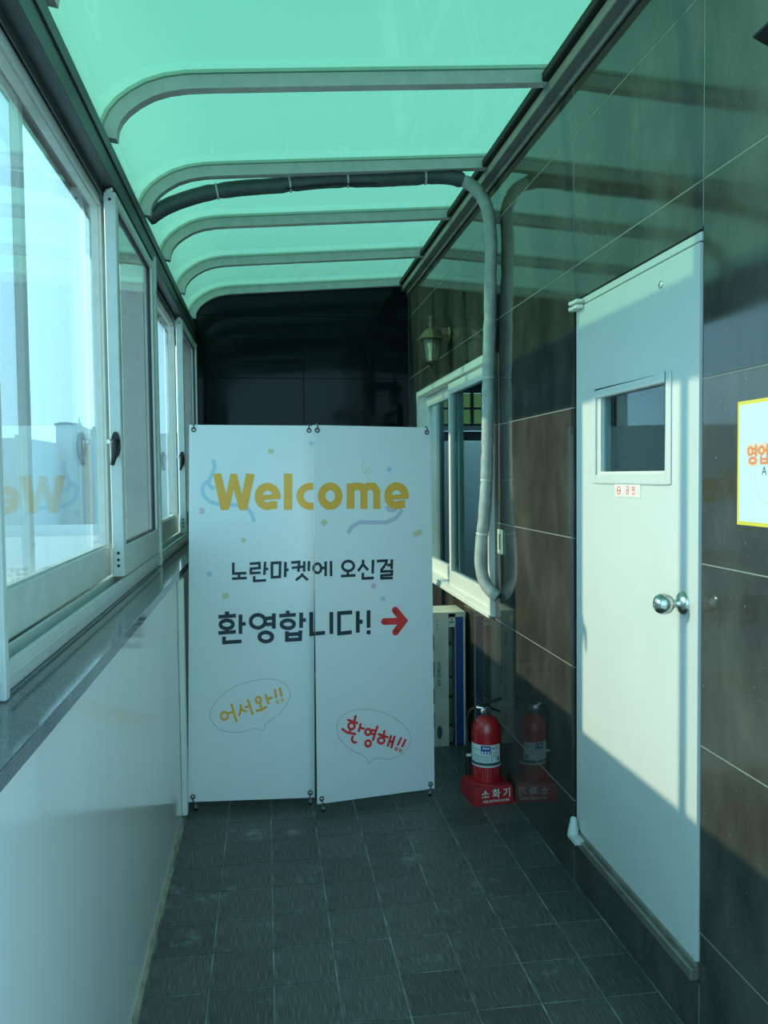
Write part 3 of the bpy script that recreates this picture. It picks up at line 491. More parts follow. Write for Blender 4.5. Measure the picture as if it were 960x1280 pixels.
def ringframe(x0, x1, yo0, yo1, zo0, zo1, t): return rect_frame(MB(), x0, x1, yo0, yo1, zo0, zo1, t, t, t, t)
ringframe(xa - 0.007, xa, 2.288, 2.872, 1.564, 1.893, 0.030).build('window_bead', M['door_paint'], leaf, bevel=0.0025)
ringframe(xa - 0.0, xa + 0.022, wy0 + 0.0, wy1 - 0.0, wz0, wz1, 0.006).build('inner_bead', M['white_frame'], leaf)
MB().box((xa + 0.014, wy0 + 0.006, wz0 + 0.006), (xa + 0.019, wy1 - 0.006, wz1 - 0.006)).build('pane', M['glass_dark'], leaf)
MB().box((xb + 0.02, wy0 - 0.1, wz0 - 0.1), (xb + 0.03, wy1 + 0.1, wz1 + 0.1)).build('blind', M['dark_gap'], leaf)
kn = MB(); kc = Vector((xa, 2.216, 1.228))
kn.lathe([(0.034, 0.0), (0.034, 0.004), (0.030, 0.009), (0.022, 0.014), (0.016, 0.017), (0.012, 0.024), (0.012, 0.034), (0.020, 0.037), (0.0275, 0.045), (0.0305, 0.057), (0.0295, 0.069), (0.0235, 0.080), (0.013, 0.086), (0.005, 0.087), (0.005, 0.085), (0, 0.085)], kc, 32, (-1, 0, 0))
kn.build('knob', M['steel'], leaf, smooth=True, angle=50)
MB().lathe([(0.011, 0), (0.011, 0.003), (0.008, 0.005), (0, 0.0055)], (xa, 2.358, 2.154), 20, (-1, 0, 0)).build('cover_cap', M['steel'], leaf, smooth=True)
pl = MB().box((xa - 0.003, 2.487, 1.520), (xa, 2.684, 1.563)).build('door_sign', M['white_print'], leaf)
text_on('lettering', '금  연', 0.030, (xa - 0.0034, 2.560, 1.541), (0, -1, 0), (0, 0, 1), M['print_red'], leaf, 0.0003)
ns = MB(); ns.torus((xa - 0.0034, 2.648, 1.541), (1, 0, 0), 0.013, 0.0014, 20, 4); ns.box((xa - 0.0042, 2.637, 1.5395), (xa - 0.003, 2.659, 1.5425))
ns.build('no_smoking_sign', M['print_red'], leaf)
def pivot(z, flip):
    h = MB(); y = 3.018; s = 1 if not flip else -1
    for k in (0, 1):
        zz = z + s * k * 0.021
        h.lathe([(0.014, 0), (0.016, 0.003), (0.016, 0.012), (0.013, 0.014)], (XR - 0.024, y + 0.012, zz), 20)
        h.box((XR - 0.036, y - 0.055, zz + 0.001), (XR - 0.008, y + 0.012, zz + 0.013))
    return h
pivot(2.205, False).build('pivot_hinge', M['white_frame'], d1, bevel=0.002)
lh = MB(); lh.lathe([(0.022, 0), (0.024, 0.004), (0.020, 0.03), (0.014, 0.055), (0.011, 0.075), (0.0, 0.08)], (XR - 0.026, 3.022, 0.205), 16).box((XR - 0.045, 2.955, 0.200), (XR - 0.008, 3.022, 0.220))
lh.build('pivot_hinge', M['tie'], d1, smooth=True, bevel=0.003)
th = MB().box((XR - 0.022, 2.133, 0.180), (XR + 0.05, 3.046, 0.212)).box((XR - 0.008, 2.133, 0.212), (XR + 0.05, 3.046, 0.229))
th.build('threshold', M['threshold'], d1, bevel=0.002)
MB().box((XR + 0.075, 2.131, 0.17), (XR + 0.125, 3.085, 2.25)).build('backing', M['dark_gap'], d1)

# ---------------- right window
w4 = empty('window_4', (XR, 5.25, 0.85)); struct(w4, 'white sliding window in the stone wall beyond the door', 'window')
fm = MB(); Y0, Y1, Z0, Z1 = 4.216, 6.288, 0.853, 2.226; xi = XR - 0.028; xo = XR + 0.12
fm.box((xi, Y0, Z0), (xo, Y0 + 0.030, Z1)); fm.box((xi, Y1 - 0.03, Z0), (xo, Y1, Z1)); fm.box((xi, Y0 + 0.03, Z1 - 0.04), (xo, Y1 - 0.03, Z1)); fm.box((xi, Y0 + 0.03, Z0), (xo, Y1 - 0.03, Z0 + 0.035))
fm.build('frame', M['white_frame'], w4, bevel=0.003)
MB().box((xi - 0.006, Y0, Z0 - 0.004), (xi, Y1, Z0 + 0.012)).build('drip_edge', M['white_frame'], w4)
for nm, x0, x1, u0, u1 in (('front', xi + 0.022, xi + 0.056, Y0 + 0.031, 5.275), ('rear', xi + 0.072, xi + 0.106, 5.205, Y1 - 0.031)):
    sh = rect_frame(MB(), x0, x1, u0, u1, Z0 + 0.036, Z1 - 0.042, 0.055, 0.055, 0.095, 0.075).build('sash', M['white_frame'], w4, bevel=0.003)
    MB().box((x0 + 0.012, u0 + 0.05, Z0 + 0.127), (x0 + 0.018, u1 - 0.05, Z1 - 0.113)).build('pane', M['glass_dark'], sh)
# room seen through that window
rm = MB()
rm.box((1.36, 3.4, 2.72), (4.2, 8.3, 2.8)); rm.box((4.12, 3.4, 0.1), (4.2, 8.3, 2.72)); rm.box((1.36, 3.4, 0.1), (4.12, 3.48, 2.72))
rm.box((1.31, YB + 0.2, 0.1), (1.36, 8.3, 2.72))
rm.box((1.36, 8.2, 0.1), (1.60, 8.3, 2.72)); rm.box((1.60, 8.2, 0.1), (2.75, 8.3, 2.03)); rm.box((1.60, 8.2, 2.44), (2.75, 8.3, 2.72)); rm.box((2.75, 8.2, 0.1), (4.12, 8.3, 2.72))
# reveals closing the gap between stone wall and room
rm.box((1.301, 4.10, 0.70), (1.36, 4.21, 2.4)); rm.box((1.301, 6.295, 0.70), (1.36, 6.40, 2.4)); rm.box((1.301, 4.10, 2.23), (1.36, 6.40, 2.72)); rm.box((1.301, 4.10, 0.1), (1.36, 6.40, 0.85)); rm.box((1.301, 3.4, 0.1), (1.36, 4.10, 2.72)); rm.box((1.301, 6.40, 0.1), (1.36, YB + 0.2, 2.72))
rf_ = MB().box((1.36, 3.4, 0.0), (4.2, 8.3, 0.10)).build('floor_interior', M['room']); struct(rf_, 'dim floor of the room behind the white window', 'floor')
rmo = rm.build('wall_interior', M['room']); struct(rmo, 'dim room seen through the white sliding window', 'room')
lpn = MB().box((1.6, 5.4, 2.69), (2.2, 6.3, 2.7195)).build('fill_panel', M['fill_panel'], rmo)  # unseen glowing panel, added to brighten the refrigerator
w5 = empty('window_5', (2.17, 8.2, 2.03)); struct(w5, 'small yellow green paned window inside the dim room', 'window')
lm = MB(); ny, nz = 10, 2
for i in range(ny + 1): lm.box((1.60 + i * 0.115 - 0.014, 8.185, 2.09), (1.60 + i * 0.115 + 0.014, 8.235, 2.44))
for z in (2.095, 2.258, 2.425): lm.box((1.60, 8.19, z - 0.011), (2.75, 8.23, z + 0.011))
lm.build('lattice', M['room'], w5)
for i in range(ny):
    for j in range(nz):
        MB().box((1.614 + i * 0.115, 8.236, 2.106 + j * 0.165), (1.701 + i * 0.115, 8.241, 2.247 + j * 0.165)).build('pane', M['glow_pane'], w5)
MB().box((1.58, 8.12, 2.035), (2.77, 8.198, 2.08)).build('window_ledge', M['fridge'], w5)
fg = empty('refrigerator', (1.74, 7.2, 0.10)); tag(fg, 'white rounded refrigerator standing inside the room behind the window', 'refrigerator')
MB().box((1.385, 6.955, 0.14), (2.10, 7.55, 1.885)).build('body', M['fridge'], fg, bevel=0.03, seg=4, smooth=True)
MB().box((1.385, 6.90, 0.16), (2.10, 6.952, 0.62)).build('door', M['fridge'], fg, bevel=0.015, seg=3, smooth=True)
MB().box((1.385, 6.90, 0.63), (2.10, 6.952, 1.885)).build('door', M['fridge'], fg, bevel=0.015, seg=3, smooth=True)
MB().box((2.02, 6.86, 0.90), (2.045, 6.9005, 1.35)).build('handle', M['steel'], fg)
for x in (1.45, 2.04): 
    for y in (7.02, 7.49): MB().lathe([(0.02, 0), (0.02, 0.04)], (x, y, 0.1), 12).build('foot', M['black_metal'], fg)

# ================================================================== OUTSIDE
gr = MB().box((-260, -120, -14.2), (-0.9, 420, -14.0)).build('ground', M['concrete']); struct(gr, 'pale hazy city ground far below the windows', 'ground')
def building(dx0, dx1, Y, top, depth, mat, label, tower=None, mast=None, wins=0):
    x0, x1 = dx0 * Y, dx1 * Y; zt = 1.6 + top * Y
    b = empty('distant_building', ((x0 + x1) / 2, Y + depth / 2, -14)); tag(b, label, 'building', 'hazy buildings beyond the left windows')
    MB().box((x0, Y, -14), (x1, Y + depth, zt)).build('block', mat, b)
    MB().box((x0 - 0.15, Y - 0.15, zt), (x1 + 0.15, Y + 0.25, zt + 0.5)).build('parapet', mat, b)
    if tower:
        t0, t1, th_ = tower; MB().box((t0 * Y, Y + 1, zt), (t1 * Y, Y + depth * 0.6, 1.6 + th_ * Y)).build('roof_tower', mat, b)
    if mast:
        MB().tube([(mast[0] * Y, Y + 2, zt), (mast[0] * Y, Y + 2, 1.6 + mast[1] * Y)], 0.12, 6).build('mast', M['building'], b)
    for r in range(wins):
        wdt = (x1 - x0)
        for c in range(4):
            MB().box((x0 + wdt * (0.1 + 0.22 * c), Y - 0.06, zt - 3.0 - 3.2 * r), (x0 + wdt * (0.1 + 0.22 * c + 0.13), Y + 0.02, zt - 1.5 - 3.2 * r)).build('window', M['glass_dark'], b)
    return b
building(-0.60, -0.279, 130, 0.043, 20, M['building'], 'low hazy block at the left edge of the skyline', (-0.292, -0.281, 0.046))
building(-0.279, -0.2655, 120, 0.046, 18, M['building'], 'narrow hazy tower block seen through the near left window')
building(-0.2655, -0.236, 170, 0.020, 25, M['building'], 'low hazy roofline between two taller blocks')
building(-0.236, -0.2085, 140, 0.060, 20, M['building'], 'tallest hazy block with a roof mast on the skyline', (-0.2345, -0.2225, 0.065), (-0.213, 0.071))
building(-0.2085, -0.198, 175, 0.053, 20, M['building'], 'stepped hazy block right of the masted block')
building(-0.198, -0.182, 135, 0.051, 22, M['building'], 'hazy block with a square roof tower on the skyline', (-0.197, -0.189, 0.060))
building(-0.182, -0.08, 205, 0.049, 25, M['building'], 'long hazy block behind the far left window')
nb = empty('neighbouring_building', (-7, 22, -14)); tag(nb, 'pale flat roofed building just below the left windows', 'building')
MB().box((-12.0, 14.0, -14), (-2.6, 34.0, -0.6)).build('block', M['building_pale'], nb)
pr_ = rect_frame(MB(), 0, 1, 0, 1, 0, 1, .1, .1, .1, .1); pm = MB()
pm.box((-12.0, 14.0, -0.6), (-2.6, 14.25, -0.2)).box((-12.0, 33.75, -0.6), (-2.6, 34.0, -0.2)).box((-12.0, 14.25, -0.6), (-11.75, 33.75, -0.2)).box((-2.85, 14.25, -0.6), (-2.6, 33.75, -0.2))
pm.build('parapet', M['building_pale'], nb)

# ================================================================== BANNERS
def rodr(a):
    v = Vector(a); return Matrix.Rotation(v.length, 3, v.normalized()) if v.length > 1e-9 else Matrix.Identity(3)
def stroke(pts, wd, cap, closed):
    """flat strokes in banner millimetres -> list of polygons"""
    P = [Vector((p[0], p[1])) for p in pts]
    if closed and (P[0] - P[-1]).length < 1e-3: P = P[:-1]
    n = len(P); h = wd / 2; L = []; Rr = []
    if not closed and cap == 'r': pass
    for i in range(n):
        a = P[i - 1] if (i > 0 or closed) else None; b = P[(i + 1) % n] if (i < n - 1 or closed) else None
        d1_ = (P[i] - a).normalized() if a is not None else None; d2_ = (b - P[i]).normalized() if b is not None else None
        if d1_ is None: d1_ = d2_
        if d2_ is None: d2_ = d1_
        n1 = Vector((-d1_.y, d1_.x)); n2 = Vector((-d2_.y, d2_.x)); m = n1 + n2
        if m.length < 0.35: m = n1
        m.normalize(); k = min(1.0 / max(m.dot(n1), 0.35), 2.2)
        L.append(P[i] + m * h * k); Rr.append(P[i] - m * h * k)
    polys = []
    for i in range(n if closed else n - 1):
        j = (i + 1) % n; polys.append([L[i], Rr[i], Rr[j], L[j]])
    if cap == 'r' and not closed:
        for c in (P[0], P[-1]): polys.append([c + Vector((math.cos(t), math.sin(t))) * h for t in [2 * PI * k / 14 for k in range(14)]])
    return polys
NAMES = {'welcome': 'welcome_lettering', 'line2': 'greeting_lettering', 'line3': 'main_lettering', 'arrow': 'arrow', 'hello': 'handwritten_lettering', 'bubble': 'speech_bubble', 'confetti': 'confetti', 'ribbon': 'ribbon'}
def banner(key, label, q):
    o = Vector(q[0:3]); R3 = rodr(q[3:6]); u = R3 @ Vector((1, 0, 0)); v = R3 @ Vector((0, 0, 1)); nn = v.cross(u)  # nn towards the back? fixed below
    nn = u.cross(v)                                       # points to -y (front)
    if nn.y > 0: nn = -nn
    W, Hh = q[6], q[7]
    P = lambda a, b, c=0.0: o + u * a + v * b + nn * c
    root = empty('banner_stand', (o.x + u.x * W / 2, o.y + u.y * W / 2 + 0.1, 0)); tag(root, label, 'banner', 'welcome banners across the passage')
    sh = MB().hexa([P(0, 0), P(W, 0), P(W, 0, -0.0014), P(0, 0, -0.0014), P(0, Hh), P(W, Hh), P(W, Hh, -0.0014), P(0, Hh, -0.0014)]).build('printed_sheet', M['sheet'], root)
    groups = {}
    for i, (g, col, kind, wd, cap, cl, xy) in enumerate(TXT[key]):
        groups.setdefault((g, col), []).append((kind, wd, cap, cl, list(zip(xy[0::2], xy[1::2]))))
    order = ['ribbon', 'confetti', 'bubble', 'welcome', 'line2', 'line3', 'arrow', 'hello']
    for (g, col), items in groups.items():
        bm = bmesh.new()
        for n_, (kind, wd, cap, cl, pts) in enumerate(items):
            for poly in ([[Vector(p) for p in pts]] if kind == 'p' else stroke(pts, wd, cap, cl)):
                try: bm.faces.new([bm.verts.new((p.x / 1000, p.y / 1000, n_ * 0.00004)) for p in poly])
                except ValueError: pass
        for co, no in (((0.0005, 0, 0), (-1, 0, 0)), ((W - 0.0005, 0, 0), (1, 0, 0))):
            bmesh.ops.bisect_plane(bm, geom=bm.verts[:] + bm.edges[:] + bm.faces[:], plane_co=co, plane_no=no, clear_outer=True)
        mb = MB(); bm.verts.ensure_lookup_table(); bm.verts.index_update(); lift = 0.0005 + 0.0004 * order.index(g)
        mb.add([P(x.co.x, x.co.y, lift + x.co.z) for x in bm.verts], [[x.index for x in f.verts] for f in bm.faces]); bm.free()
        if mb.f: tag(mb.build(NAMES[g], M['print_' + col], sh), kind='stuff' if g in ('confetti', 'line2', 'line3', 'welcome', 'hello') else None)
    # eyelets and hooks at the four corners, X-shaped rods behind, feet
    hub = P(W / 2, Hh * 0.47, -0.06)
    corners = [(0.022, 0.024), (W - 0.022, 0.024), (0.022, Hh - 0.024), (W - 0.022, Hh - 0.024)]
    for a, b in corners:
        e = MB().torus(P(a, b, 0.001), nn, 0.0095, 0.0032, 18, 8).build('eyelet', M['dark_steel'], sh, smooth=True)
    MB().lathe([(0.028, 0), (0.034, 0.006), (0.034, 0.03), (0.022, 0.04)], hub + Vector((0, 0.045, 0)), 20, (0, -1, 0)).build('hub', M['black_metal'], root, smooth=True)
    for a, b in corners:
        s_ = 1 if b > 0.5 else -1; tip = P(a, b, -0.010)
        outp = P(a, b + s_ * (0.03 if s_ > 0 else 0.0), -0.014)
        rod = MB()
        if s_ > 0:
            rod.tube([hub + Vector((0, 0.02, 0)), hub.lerp(outp, 0.5) + Vector((0, 0.012, 0)), outp], 0.0042, 8)
            hook = MB().tube([P(a, b + 0.002, 0.004), P(a, b + 0.014, 0.007), P(a, b + 0.026, 0.004), P(a, b + 0.030, -0.014)], 0.0030, 8)
        else:
            f = P(a + (0.012 if a < W / 2 else -0.0), 0, -0.012); ft = Vector((f.x, f.y - 0.006, 0.022))
            rod.tube([hub + Vector((0, 0.02, 0)), hub.lerp(ft, 0.5) + Vector((0, 0.018, 0)), ft], 0.0055, 8)
            hook = MB().tube([P(a, b, 0.004), P(a, b - 0.012, 0.008), P(a + (0.008 if a < W / 2 else -0.004), b - 0.028, 0.004), ft + Vector((0, -0.003, 0.004))], 0.0030, 8)
        ro = rod.build('cross_rod', M['black_metal'], root, smooth=True)
        hook.build('hook', M['dark_steel'], ro, smooth=True)
        if s_ < 0:
            fo = MB().tube([(ft.x, ft.y, 0.010), (ft.x - 0.001, ft.y + 0.004, 0.036)], 0.0085, 12).build('foot', M['pole_grey'], root, smooth=True)
            MB().lathe([(0.010, 0.0), (0.0105, 0.010), (0.008, 0.012)], (ft.x, ft.y - 0.001, 0.0005), 12).build('rubber_cap', M['gasket'], fo)
    rear = Vector((hub.x, hub.y + 0.42, 0.010))
    MB().tube([hub + Vector((0, 0.03, 0)), rear], 0.0055, 8).build('rear_leg', M['black_metal'], root, smooth=True)
    MB().lathe([(0.010, 0.0), (0.0105, 0.012), (0.008, 0.014)], (rear.x, rear.y, 0.0005), 12).build('rear_foot', M['gasket'], root)
    return root
banner('L', 'left white banner reading Wel with an orange bubble greeting', [-0.3933, 4.0406, 0.0438, -0.0825, 0.0141, -0.042, 0.6051, 1.8194])
banner('R', 'right white banner with the red arrow and red bubble greeting', [0.2172, 3.9137, 0.0421, -0.0316, 0.0077, 0.2024, 0.6048, 1.7995])

# ================================================================== LANTERNS
def lantern(y, label, cap_mat='bronze'):
    cx, ex = 1.050, XR
    root = empty('wall_lantern', (ex, y, 2.42)); tag(root, label, 'lamp', 'bronze lanterns on the stone wall')
    c = lambda z: Vector((cx, y, z))
    MB().lathe([(0.030, 0), (0.045, 0.004), (0.050, 0.010), (0.036, 0.016), (0.022, 0.022), (0.014, 0.028), (0, 0.030)], (ex, y, 2.485), 24, (-1, 0, 0)).build('back_plate', M['bronze'], root, smooth=True)
    a = MB(); a.tube([(ex - 0.02, y, 2.515), (1.11, y, 2.518), (cx, y, 2.528)], [0.011, 0.008, 0.008], 10)
    a.tube([(ex - 0.02, y, 2.452), (1.135, y, 2.472), (1.115, y, 2.50), (1.105, y, 2.516)], [0.012, 0.009, 0.007, 0.005], 10)
    a.prism([(1.155, y - 0.005, 2.512), (1.150, y - 0.005, 2.475), (1.128, y - 0.005, 2.488), (1.112, y - 0.005, 2.512)], (0, 0.010, 0), 0)
    a.build('arm', M['bronze'], root, smooth=True)
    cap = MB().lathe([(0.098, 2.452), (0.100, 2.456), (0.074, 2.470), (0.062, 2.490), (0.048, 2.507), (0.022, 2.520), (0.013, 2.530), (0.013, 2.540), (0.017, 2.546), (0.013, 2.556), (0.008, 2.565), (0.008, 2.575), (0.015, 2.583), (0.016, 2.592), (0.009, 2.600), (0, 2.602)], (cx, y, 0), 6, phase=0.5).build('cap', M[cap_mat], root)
    hexp = lambda r, z: [Vector((cx + r * math.cos(PI / 3 * k + 0.5), y + r * math.sin(PI / 3 * k + 0.5), z)) for k in range(6)]
    t, b = hexp(0.068, 2.451), hexp(0.043, 2.312)
    cage = MB()
    for k in range(6):
        cage.tube([t[k], b[k]], 0.0042, 6)
        cage.tube([t[k], t[(k + 1) % 6]], 0.004, 6); cage.tube([b[k], b[(k + 1) % 6]], 0.004, 6)
    cage.build('cage', M['bronze_dark'], root)
    t, b = hexp(0.064, 2.449), hexp(0.040, 2.314)
    for k in range(6):
        k2 = (k + 1) % 6
        e1 = t[k].lerp(t[k2], 0.06); e2 = t[k].lerp(t[k2], 0.94); f1 = b[k].lerp(b[k2], 0.06); f2 = b[k].lerp(b[k2], 0.94)
        nrm = (e2 - e1).cross(f1 - e1).normalized() * 0.002
        MB().hexa([f1, f2, f2 + nrm, f1 + nrm, e1, e2, e2 + nrm, e1 + nrm]).build('pane', M['lamp_glass'], root)
    MB().lathe([(0, 2.262), (0.008, 2.266), (0.011, 2.274), (0.006, 2.284), (0.010, 2.290), (0.026, 2.298), (0.045, 2.306), (0.045, 2.312), (0.0, 2.313)], (cx, y, 0), 6, phase=0.5).build('base', M['bronze_dark'], root)
    MB().lathe([(0.012, 2.313), (0.012, 2.335), (0.016, 2.338), (0.016, 2.395), (0.021, 2.405), (0.024, 2.42), (0.021, 2.435), (0, 2.445)], (cx, y, 0), 16).build('bulb', M['bulb'], root, smooth=True)
    return root
lantern(5.225, 'weathered bronze wall lantern above the white sliding window')
lantern(1.515, 'wall lantern cut off at the upper right corner of the photo', 'black_metal')  # bronze cap coloured black: the shade on its underside is in the material

# ================================================================== INSULATED PIPE
path = [(-0.54, 4.2, 2.846), (-0.44, 4.2, 2.912), (-0.27, 4.2, 2.974), (-0.10, 4.2, 3.006), (0.06, 4.2, 3.024), (0.21, 4.2, 3.045), (0.37, 4.2, 3.064), (0.57, 4.195, 3.073), (0.72, 4.19, 3.084), (0.876, 4.185, 3.096), (0.975, 4.175, 3.086), (1.055, 4.165, 3.048), (1.105, 4.15, 2.98), (1.128, 4.13, 2.90), (1.132, 4.10, 2.76), (1.132, 4.11, 2.60), (1.132, 4.13, 2.374), (1.130, 4.16, 2.09), (1.126, 4.165, 1.78), (1.122, 4.175, 1.57), (1.112, 4.19, 1.37), (1.100, 4.20, 1.25), (1.094, 4.195, 1.14), (1.106, 4.17, 1.05), (1.135, 4.14, 1.00), (1.165, 4.12, 0.975)]
PV = [Vector(p) for p in path]
def crom(t):
    i = min(int(t), len(PV) - 2); f = t - i; p0, p1, p2, p3 = PV[max(i - 1, 0)], PV[i], PV[i + 1], PV[min(i + 2, len(PV) - 1)]
    return 0.5 * ((2 * p1) + (p2 - p0) * f + (2 * p0 - 5 * p1 + 4 * p2 - p3) * f * f + (3 * p1 - p0 - 3 * p2 + p3) * f ** 3)
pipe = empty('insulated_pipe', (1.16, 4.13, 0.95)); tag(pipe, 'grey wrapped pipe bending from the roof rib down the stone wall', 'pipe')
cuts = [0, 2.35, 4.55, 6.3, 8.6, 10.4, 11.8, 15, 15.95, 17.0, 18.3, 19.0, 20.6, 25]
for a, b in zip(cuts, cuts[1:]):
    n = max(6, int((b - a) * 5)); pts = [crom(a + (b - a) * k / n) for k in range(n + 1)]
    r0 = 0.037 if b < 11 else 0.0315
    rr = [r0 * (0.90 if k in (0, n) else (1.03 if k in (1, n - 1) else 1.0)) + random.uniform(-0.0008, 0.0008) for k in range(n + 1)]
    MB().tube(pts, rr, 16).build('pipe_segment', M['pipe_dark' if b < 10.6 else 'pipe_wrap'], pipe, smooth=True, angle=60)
for t in (2.35, 4.55, 6.3, 8.6, 17.0, 19.0, 20.6):
    d = (crom(t + 0.02) - crom(t - 0.02)).normalized(); c = crom(t)
    MB().tube([c - d * 0.004, c + d * 0.004], 0.0395 if t < 11 else 0.0335, 16).build('tie', M['tie'], pipe, smooth=True)
MB().tube([crom(t) + Vector((0.0, -0.028, -0.030)) for t in (4.4, 5.2, 6.0, 7.0)], 0.004, 6).build('loose_cable', M['gasket'], pipe)

# ================================================================== EXTINGUISHER AND ITS STAND
ex = Vector((1.060, 3.972))
st = empty('extinguisher_stand', (ex.x, ex.y, 0)); tag(st, 'square red plastic floor stand under the fire extinguisher', 'stand')
rotz = Matrix.Rotation(math.radians(5), 3, 'Z')
def sp(x, y, z): v = rotz @ Vector((x, y, 0)); return Vector((ex.x + v.x, ex.y + v.y, z))
sb = MB(); N = 32
def sq_pt(h, a):
    c, s_ = math.cos(a), math.sin(a); m = max(abs(c), abs(s_)); return (c / m * h, s_ / m * h)
loops = []
for h, z in ((0.103, 0.0), (0.103, 0.010), (0.098, 0.080), (0.094, 0.088)): loops.append([sp(*sq_pt(h, 2 * PI * k / N + PI / 4), z) for k in range(N)])
for r, z in ((0.090, 0.0885), (0.086, 0.094), (0.0785, 0.094), (0.0755, 0.088), (0.0755, 0.030), (0.0, 0.030)):
    loops.append([sp(r * math.cos(2 * PI * k / N + PI / 4), r * math.sin(2 * PI * k / N + PI / 4), z) for k in range(N)])
vs = [p for l in loops for p in l]; fs = [(i * N + k, i * N + (k + 1) % N, (i + 1) * N + (k + 1) % N, (i + 1) * N + k) for i in range(len(loops) - 1) for k in range(N)]; fs.append(tuple(range(N))[::-1])
sb.add(vs, fs).build('base', M['red_plastic'], st, smooth=True, angle=30)
fu = rotz @ Vector((1, 0, 0)); fn = rotz @ Vector((0, -1, 0))
fo = sp(0.012, -0.1012, 0.052); fv = Vector((0, 0, 1)) - fn * 0.07
text_on('lettering', '소 화 기', 0.046, fo + fn * 0.0012, fu, fv, M['white_print'], st, 0.0007)
text_on('small_lettering', 'FIRE EXTINGUISHER', 0.0165, sp(0.012, -0.1032, 0.019) + fn * 0.0008, fu, fv, M['white_print'], st, 0.0002, 0.92)
MB().hexa([sp(-0.094, -0.02, 0.0878), sp(-0.072, -0.03, 0.0878), sp(-0.058, 0.03, 0.0878), sp(-0.085, 0.03, 0.0878), sp(-0.094, -0.02, 0.0895), sp(-0.072, -0.03, 0.0895), sp(-0.058, 0.03, 0.112), sp(-0.085, 0.03, 0.110)]).build('hose_holder', M['red_plastic'], st)

fe = empty('fire_extinguisher', (ex.x, ex.y, 0.031)); tag(fe, 'red fire extinguisher with black handle standing in its red stand', 'fire extinguisher')
E3 = lambda z: Vector((ex.x, ex.y, z)); RB = 0.0725
MB().lathe([(0.066, 0.031), (RB, 0.037), (RB, 0.330), (0.0715, 0.345), (0.067, 0.366), (0.058, 0.386), (0.044, 0.401), (0.028, 0.410), (0.019, 0.413), (0.0, 0.413)], E3(0), 40).build('cylinder', M['red_paint'], fe, smooth=True)
def band(z0, z1, a0, a1, r, n=None):
    n = n or max(2, int(abs(a1 - a0) / 6)); mb = MB(); vs = []
    for k in range(n + 1):
        a = math.radians(a0 + (a1 - a0) * k / n); vs += [(ex.x + r * math.cos(a), ex.y + r * math.sin(a), z0), (ex.x + r * math.cos(a), ex.y + r * math.sin(a), z1)]
    return mb.add(vs, [(2 * k, 2 * k + 2, 2 * k + 3, 2 * k + 1) for k in range(n)])
AC = 255                                                     # bearing of the viewer's side
lab = band(0.195, 0.283, AC - 85, AC + 62, RB + 0.0006).build('label', M['label_white'], fe, smooth=True)
band(0.182, 0.1945, AC - 85, AC + 85, RB + 0.0006).build('lower_band', M['label_ink'], fe, smooth=True)
band(0.172, 0.181, AC - 85, AC + 85, RB + 0.0006).build('torn_band', M['tie'], fe, smooth=True)
band(0.238, 0.279, AC - 22, AC + 16, RB + 0.0010).build('blue_panel', M['label_blue'], lab)
ic = MB()
for k in (-16, -4, 8):
    for q in (band(0.240, 0.252, AC + k - 4, AC + k + 4, RB + 0.0013),): ic.add(q.v, q.f)
for k in range(3):
    q = band(0.262, 0.272, AC - 14 + k * 9, AC - 8 + k * 9, RB + 0.0013); ic.add(q.v, q.f)
ic.build('pictogram', M['label_white'], lab)
ln = MB()
for z in (0.228, 0.222, 0.216, 0.209, 0.203):
    q = band(z, z + 0.0018, AC - 60, AC + 12, RB + 0.0010); ln.add(q.v, q.f)
for a0, a1, z0, z1 in ((AC - 62, AC - 26, 0.258, 0.2605), (AC + 19, AC + 20.5, 0.197, 0.281), (AC + 24, AC + 30, 0.262, 0.27), (AC + 36, AC + 40, 0.262, 0.271), (AC + 44, AC + 48, 0.262, 0.271), (AC + 46, AC + 54, 0.203, 0.222), (AC + 24, AC + 44, 0.243, 0.245), (AC + 24, AC + 44, 0.235, 0.237), (AC + 24, AC + 40, 0.226, 0.228)):
    q = band(z0, z1, a0, a1, RB + 0.0010); ln.add(q.v, q.f)
ln.build('label_print', M['label_ink'], lab)
vv = MB().lathe([(0.019, 0.413), (0.019, 0.420), (0.014, 0.422), (0.014, 0.452), (0.010, 0.456), (0, 0.456)], E3(0), 18); vv.box((ex.x - 0.016, ex.y - 0.012, 0.425), (ex.x + 0.018, ex.y + 0.012, 0.455))
vv.build('valve', M['dark_steel'], fe, smooth=True, angle=30)
MB().lathe([(0.0, 0), (0.016, 0.001), (0.016, 0.011), (0.013, 0.012), (0, 0.012)], (ex.x - 0.018, ex.y - 0.012, 0.436), 20, (0, -1, 0)).build('gauge', M['steel'], fe, smooth=True)
def lever(x0, z0, x1, z1, t, w_):
    return MB().hexa([(ex.x + x0, ex.y - w_, z0), (ex.x + x1, ex.y - w_, z1), (ex.x + x1, ex.y + w_, z1), (ex.x + x0, ex.y + w_, z0), (ex.x + x0, ex.y - w_, z0 + t), (ex.x + x1, ex.y - w_, z1 + t), (ex.x + x1, ex.y + w_, z1 + t), (ex.x + x0, ex.y + w_, z0 + t)])
lever(-0.034, 0.457, 0.078, 0.486, 0.012, 0.013).build('top_lever', M['black_metal'], fe, bevel=0.003)
lever(0.008, 0.446, 0.072, 0.420, 0.010, 0.012).build('carry_handle', M['black_metal'], fe, bevel=0.003)
MB().torus((ex.x + 0.004, ex.y - 0.016, 0.448), (0.3, -1, 0.2), 0.009, 0.0018, 16, 6).build('safety_pin', M['steel'], fe)
